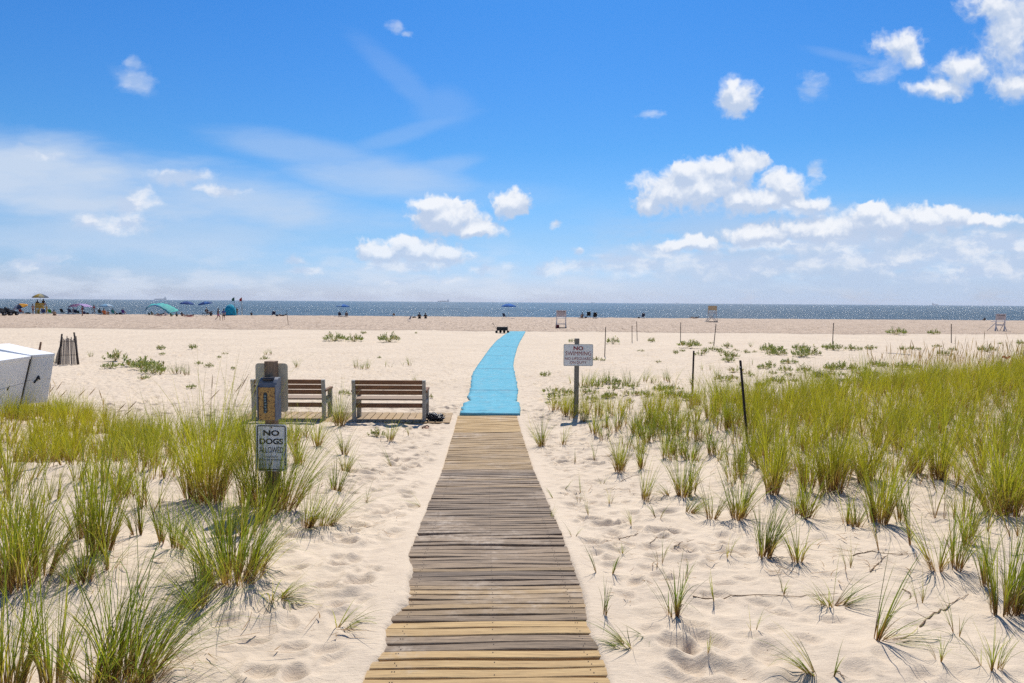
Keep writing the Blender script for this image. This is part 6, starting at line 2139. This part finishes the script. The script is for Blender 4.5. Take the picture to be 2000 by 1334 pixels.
CUM_B = [  # thin, hazy or shaded ones
 (240, 436, 92, 26), (180, 426, 34, 18), (275, 392, 44, 28), (60, 522, 66, 14), (100, 508, 34, 10), (575, 512, 26, 10), (600, 530, 46, 10), (230, 548, 34, 8), (435, 560, 50, 9), (775, 555, 36, 10), (860, 548, 66, 9),
 (1090, 435, 20, 11), (1135, 495, 20, 10), (1070, 520, 38, 13), (1215, 530, 34, 16), (950, 528, 38, 13), (1598, 338, 16, 22), (1590, 172, 36, 32), (1715, 138, 48, 26), (268, 160, 34, 28), (255, 132, 18, 20), (777, 52, 22, 16), (797, 68, 16, 9), (1275, 222, 30, 9),
 (1930, 480, 150, 48), (1900, 525, 260, 34), (1700, 505, 280, 34), (1440, 520, 240, 26), (1560, 480, 120, 20), (1120, 525, 160, 14), (1250, 512, 110, 20), (1640, 474, 180, 22), (1290, 492, 80, 18), (820, 518, 140, 14), (1480, 478, 90, 14), (1560, 410, 90, 16), (350, 350, 90, 18), (420, 372, 60, 12), (80, 300, 60, 12)]


def core_group(name, lst, sm):
    grp = bpy.data.node_groups.new(name, 'ShaderNodeTree')
    grp.interface.new_socket('P', in_out='INPUT', socket_type='NodeSocketVector')
    grp.interface.new_socket('D', in_out='OUTPUT', socket_type='NodeSocketFloat')
    gi = grp.nodes.new('NodeGroupInput'); go = grp.nodes.new('NodeGroupOutput')
    prev = None
    for (px, py, rx, ry) in lst:
        c = cdir(px, py); ix, iz = F_PX / rx, F_PX / ry
        a = grp.nodes.new('ShaderNodeVectorMath'); a.operation = 'MULTIPLY_ADD'
        a.inputs[1].default_value = (ix, iz, 0); a.inputs[2].default_value = (-c[0] * ix, -c[1] * iz, 0)
        grp.links.new(gi.outputs[0], a.inputs[0])
        l = grp.nodes.new('ShaderNodeVectorMath'); l.operation = 'LENGTH'; grp.links.new(a.outputs[0], l.inputs[0])
        if prev is None: prev = l.outputs['Value']
        else:
            mn = grp.nodes.new('ShaderNodeMath'); mn.operation = 'SMOOTH_MIN'; mn.inputs[2].default_value = sm
            grp.links.new(prev, mn.inputs[0]); grp.links.new(l.outputs['Value'], mn.inputs[1]); prev = mn.outputs[0]
    grp.links.new(prev, go.inputs[0])
    return grp


GA = core_group('cloud_heaps', CUM_A, .35); GB = core_group('cloud_hazes', CUM_B, .3)


def cores(g_, v):
    g = w.nt.nodes.new('ShaderNodeGroup'); g.node_tree = g_
    w.nt.links.new(v, g.inputs[0])
    return g.outputs[0]


wn = w.n('ShaderNodeTexNoise', {'Vector': pos, 'Scale': 18.0, 'Detail': 4.0, 'Roughness': .6}, noise_dimensions='2D')
warp = w.vmath('MULTIPLY', w.vmath('SUBTRACT', wn.outputs['Color'], (.5, .5, .5)), (.046, .030, 0))
pw = w.vmath('ADD', pos, warp)


def n2d(v, scale, detail, rough, dist=0.0):
    return w.n('ShaderNodeTexNoise', {'Vector': v, 'Scale': scale, 'Detail': detail, 'Roughness': rough, 'Distortion': dist}, noise_dimensions='2D').outputs[0]


def puffs(v):
    """rounded billows, folded noise"""
    a = w.math('ABSOLUTE', w.math('SUBTRACT', n2d(v, 16.0, 4, .55), .5))
    b = w.math('ABSOLUTE', w.math('SUBTRACT', n2d(v, 41.0, 3, .55), .5))
    return w.math('ADD', w.math('MULTIPLY', a, -1.7), w.math('MULTIPLY', b, -1.1))


def dens(v, vn):
    return w.math('ADD', w.math('SUBTRACT', 1.40, cores(GA, v)), puffs(vn))


pp = w.vmath('ADD', pos, w.vmath('MULTIPLY', warp, (.5, .5, 0)))
d0 = dens(pw, pp)
d1 = dens(w.vmath('ADD', pw, (0.002, .015, 0)), w.vmath('ADD', pp, (0.002, .009, 0)))
soft = n2d(pos, 9.0, 3, .5)
cum_a = w.math('MULTIPLY', w.map(d0, -.12, w.math('ADD', w.map(soft, .35, .65, .26, .62), w.map(gzv, .22, .30, 0, .45)), 0, 1, True), .97)
lit = w.map(w.math('ADD', w.math('SUBTRACT', d0, d1), w.math('MULTIPLY', w.math('SUBTRACT', soft, .5), .6)), -.25, .80, 0, 1, True)
shade = w.mix(lit, (.46, .55, .71), (.80, .82, .86))
bn0 = n2d(w.vmath('MULTIPLY', pp, (1.0, 1.9, 0)), 26.0, 5, .6)
dB = w.math('ADD', w.math('SUBTRACT', 1.0, cores(GB, pw)), w.math('MULTIPLY', w.math('SUBTRACT', bn0, .5), 1.5))
cumb_a = w.math('MULTIPLY', w.map(dB, -.15, .85, 0, 1, True), w.map(gzv, .14, .26, .92, .42))
shadeB = w.mix(w.map(n2d(w.vmath('MULTIPLY', w.vmath('ADD', pp, (0, .004, 0)), (1.0, 1.9, 0)), 20.0, 4, .6), .40, .66, 0, 1, True), (.47, .57, .74), (.74, .77, .83))
# cirrus veil on the left and wisps in the middle
vn = n2d(w.vmath('ADD', w.scale(pos, (1.6, 7.0, 1)), warp), 2.2, 4, .6)
def ell(px, py, rx, ry, rot=0.0):
    c = cdir(px, py)
    s_ = w.vmath('SUBTRACT', pos, (c[0], c[1], 0))
    mp_ = w.n('ShaderNodeMapping', {'Vector': s_, 'Rotation': (0, 0, rot)}).outputs[0]
    mp_ = w.vmath('MULTIPLY', mp_, (F_PX / rx, F_PX / ry, 0))
    return w.map(w.math('ADD', w.vmath('LENGTH', mp_), w.math('MULTIPLY', w.math('SUBTRACT', vn, .5), -.9)), .25, 1.05, 1, 0, True)
veils = [(40, 350, 600, 105, .14, .86), (250, 450, 420, 80, .0, .45), (420, 375, 440, 72, .15, .66), (120, 455, 400, 60, .0, .52), (720, 350, 220, 55, .08, .50), (860, 328, 100, 26, -.25, .24), (800, 258, 150, 20, -.30, .15), (790, 160, 160, 30, .72, .10), (865, 212, 70, 50, 0, .10), (600, 300, 280, 40, .20, .3),
         (1000, 380, 200, 30, 0, .10), (260, 160, 60, 20, .5, .18), (1650, 110, 100, 14, .2, .14)]
va = None
for (px, py, rx, ry, rot, k) in veils:
    e = w.math('MULTIPLY', ell(px, py, rx, ry, rot), k)
    va = e if va is None else w.math('MAXIMUM', va, e)
va = w.math('MULTIPLY', va, w.map(vn, .25, .60, .72, 1.12))
# low band of broken cloud above the horizon
bn = n2d(w.vmath('ADD', w.scale(pos, (3.2, 11.0, 1)), warp), 2.6, 5, .6)
band = w.math('MULTIPLY', w.map(gzv, .0, .11, 1, 0, True), w.map(bn, .40, .66, 0, 1, True))
bandr = w.math('MULTIPLY', w.math('MULTIPLY', w.map(gzv, .09, .17, 1, 0, True), w.map(gx, .0, .40, 0, 1, True)), w.map(bn, .28, .52, 0, 1, True))
# clear blue grade by elevation: deep overhead, pale at the horizon
el = w.math('ARCSINE', w.math('MAXIMUM', sep.outputs[2], 0.0))
ramp = w.n('ShaderNodeValToRGB', {0: w.math('DIVIDE', el, 1.5708)})
SKYR = [(0.0, (1, 1, 1)), (1.0, (1, 1, 1))]
cr = ramp.color_ramp
SKY_TINT = [(0.0, (.62, .76, 1.28)), (.014, (.60, .75, 1.24)), (.035, (.50, .70, 1.10)), (.057, (.44, .67, .99)), (.09, (.358, .67, 1.0)), (.136, (.25, .625, 1.0)), (.20, (.206, .60, 1.045)), (.255, (.172, .576, 1.06)), (.45, (.30, .60, .95)), (1.0, (.62, .76, .95))]
cr.elements[0].position = 0; cr.elements[0].color = (*SKY_TINT[0][1], 1)
cr.elements[1].position = 1; cr.elements[1].color = (*SKY_TINT[-1][1], 1)
for p_, c_ in SKY_TINT[1:-1]:
    e = cr.elements.new(p_); e.color = (*c_, 1)
STR = 0.10
base_sky = w.mix(1.0, sky.outputs[0], ramp.outputs[0], 'MULTIPLY')
CK = 1.0 / STR
col = w.mix(va, base_sky, (.50 * CK, .60 * CK, .75 * CK))
col = w.mix(w.math('MULTIPLY', band, .8), col, (.60 * CK, .67 * CK, .78 * CK))
col = w.mix(w.math('MULTIPLY', bandr, .85), col, (.42 * CK, .53 * CK, .70 * CK))
shk = w.mix(1.0, shade, (CK, CK, CK), 'MULTIPLY')
hz = w.map(gzv, .0, .10, .55, 1.0)
shb = w.mix(1.0, shadeB, (CK, CK, CK), 'MULTIPLY')
col = w.mix(w.math('MULTIPLY', cumb_a, hz), col, shb)
col = w.mix(w.math('MULTIPLY', cum_a, hz), col, shk)
bg = w.n('ShaderNodeBackground', {'Color': col, 'Strength': STR})
ow = w.n('ShaderNodeOutputWorld'); w.nt.links.new(bg.outputs[0], ow.inputs[0])

# ------------------------------------------------------------------ render settings
vs_ = scene.view_settings
vs_.view_transform = 'Standard'; vs_.look = 'None'; vs_.gamma = 1.0; vs_.exposure = 0.20
scene.display_settings.display_device = 'sRGB'
cy = scene.cycles
cy.use_denoising = False
cy.max_bounces = 6; cy.diffuse_bounces = 3; cy.glossy_bounces = 3; cy.transmission_bounces = 4; cy.volume_bounces = 0; cy.transparent_max_bounces = 4
cy.sample_clamp_direct = 30; cy.sample_clamp_indirect = 6
cy.use_adaptive_sampling = False
scene.render.film_transparent = False
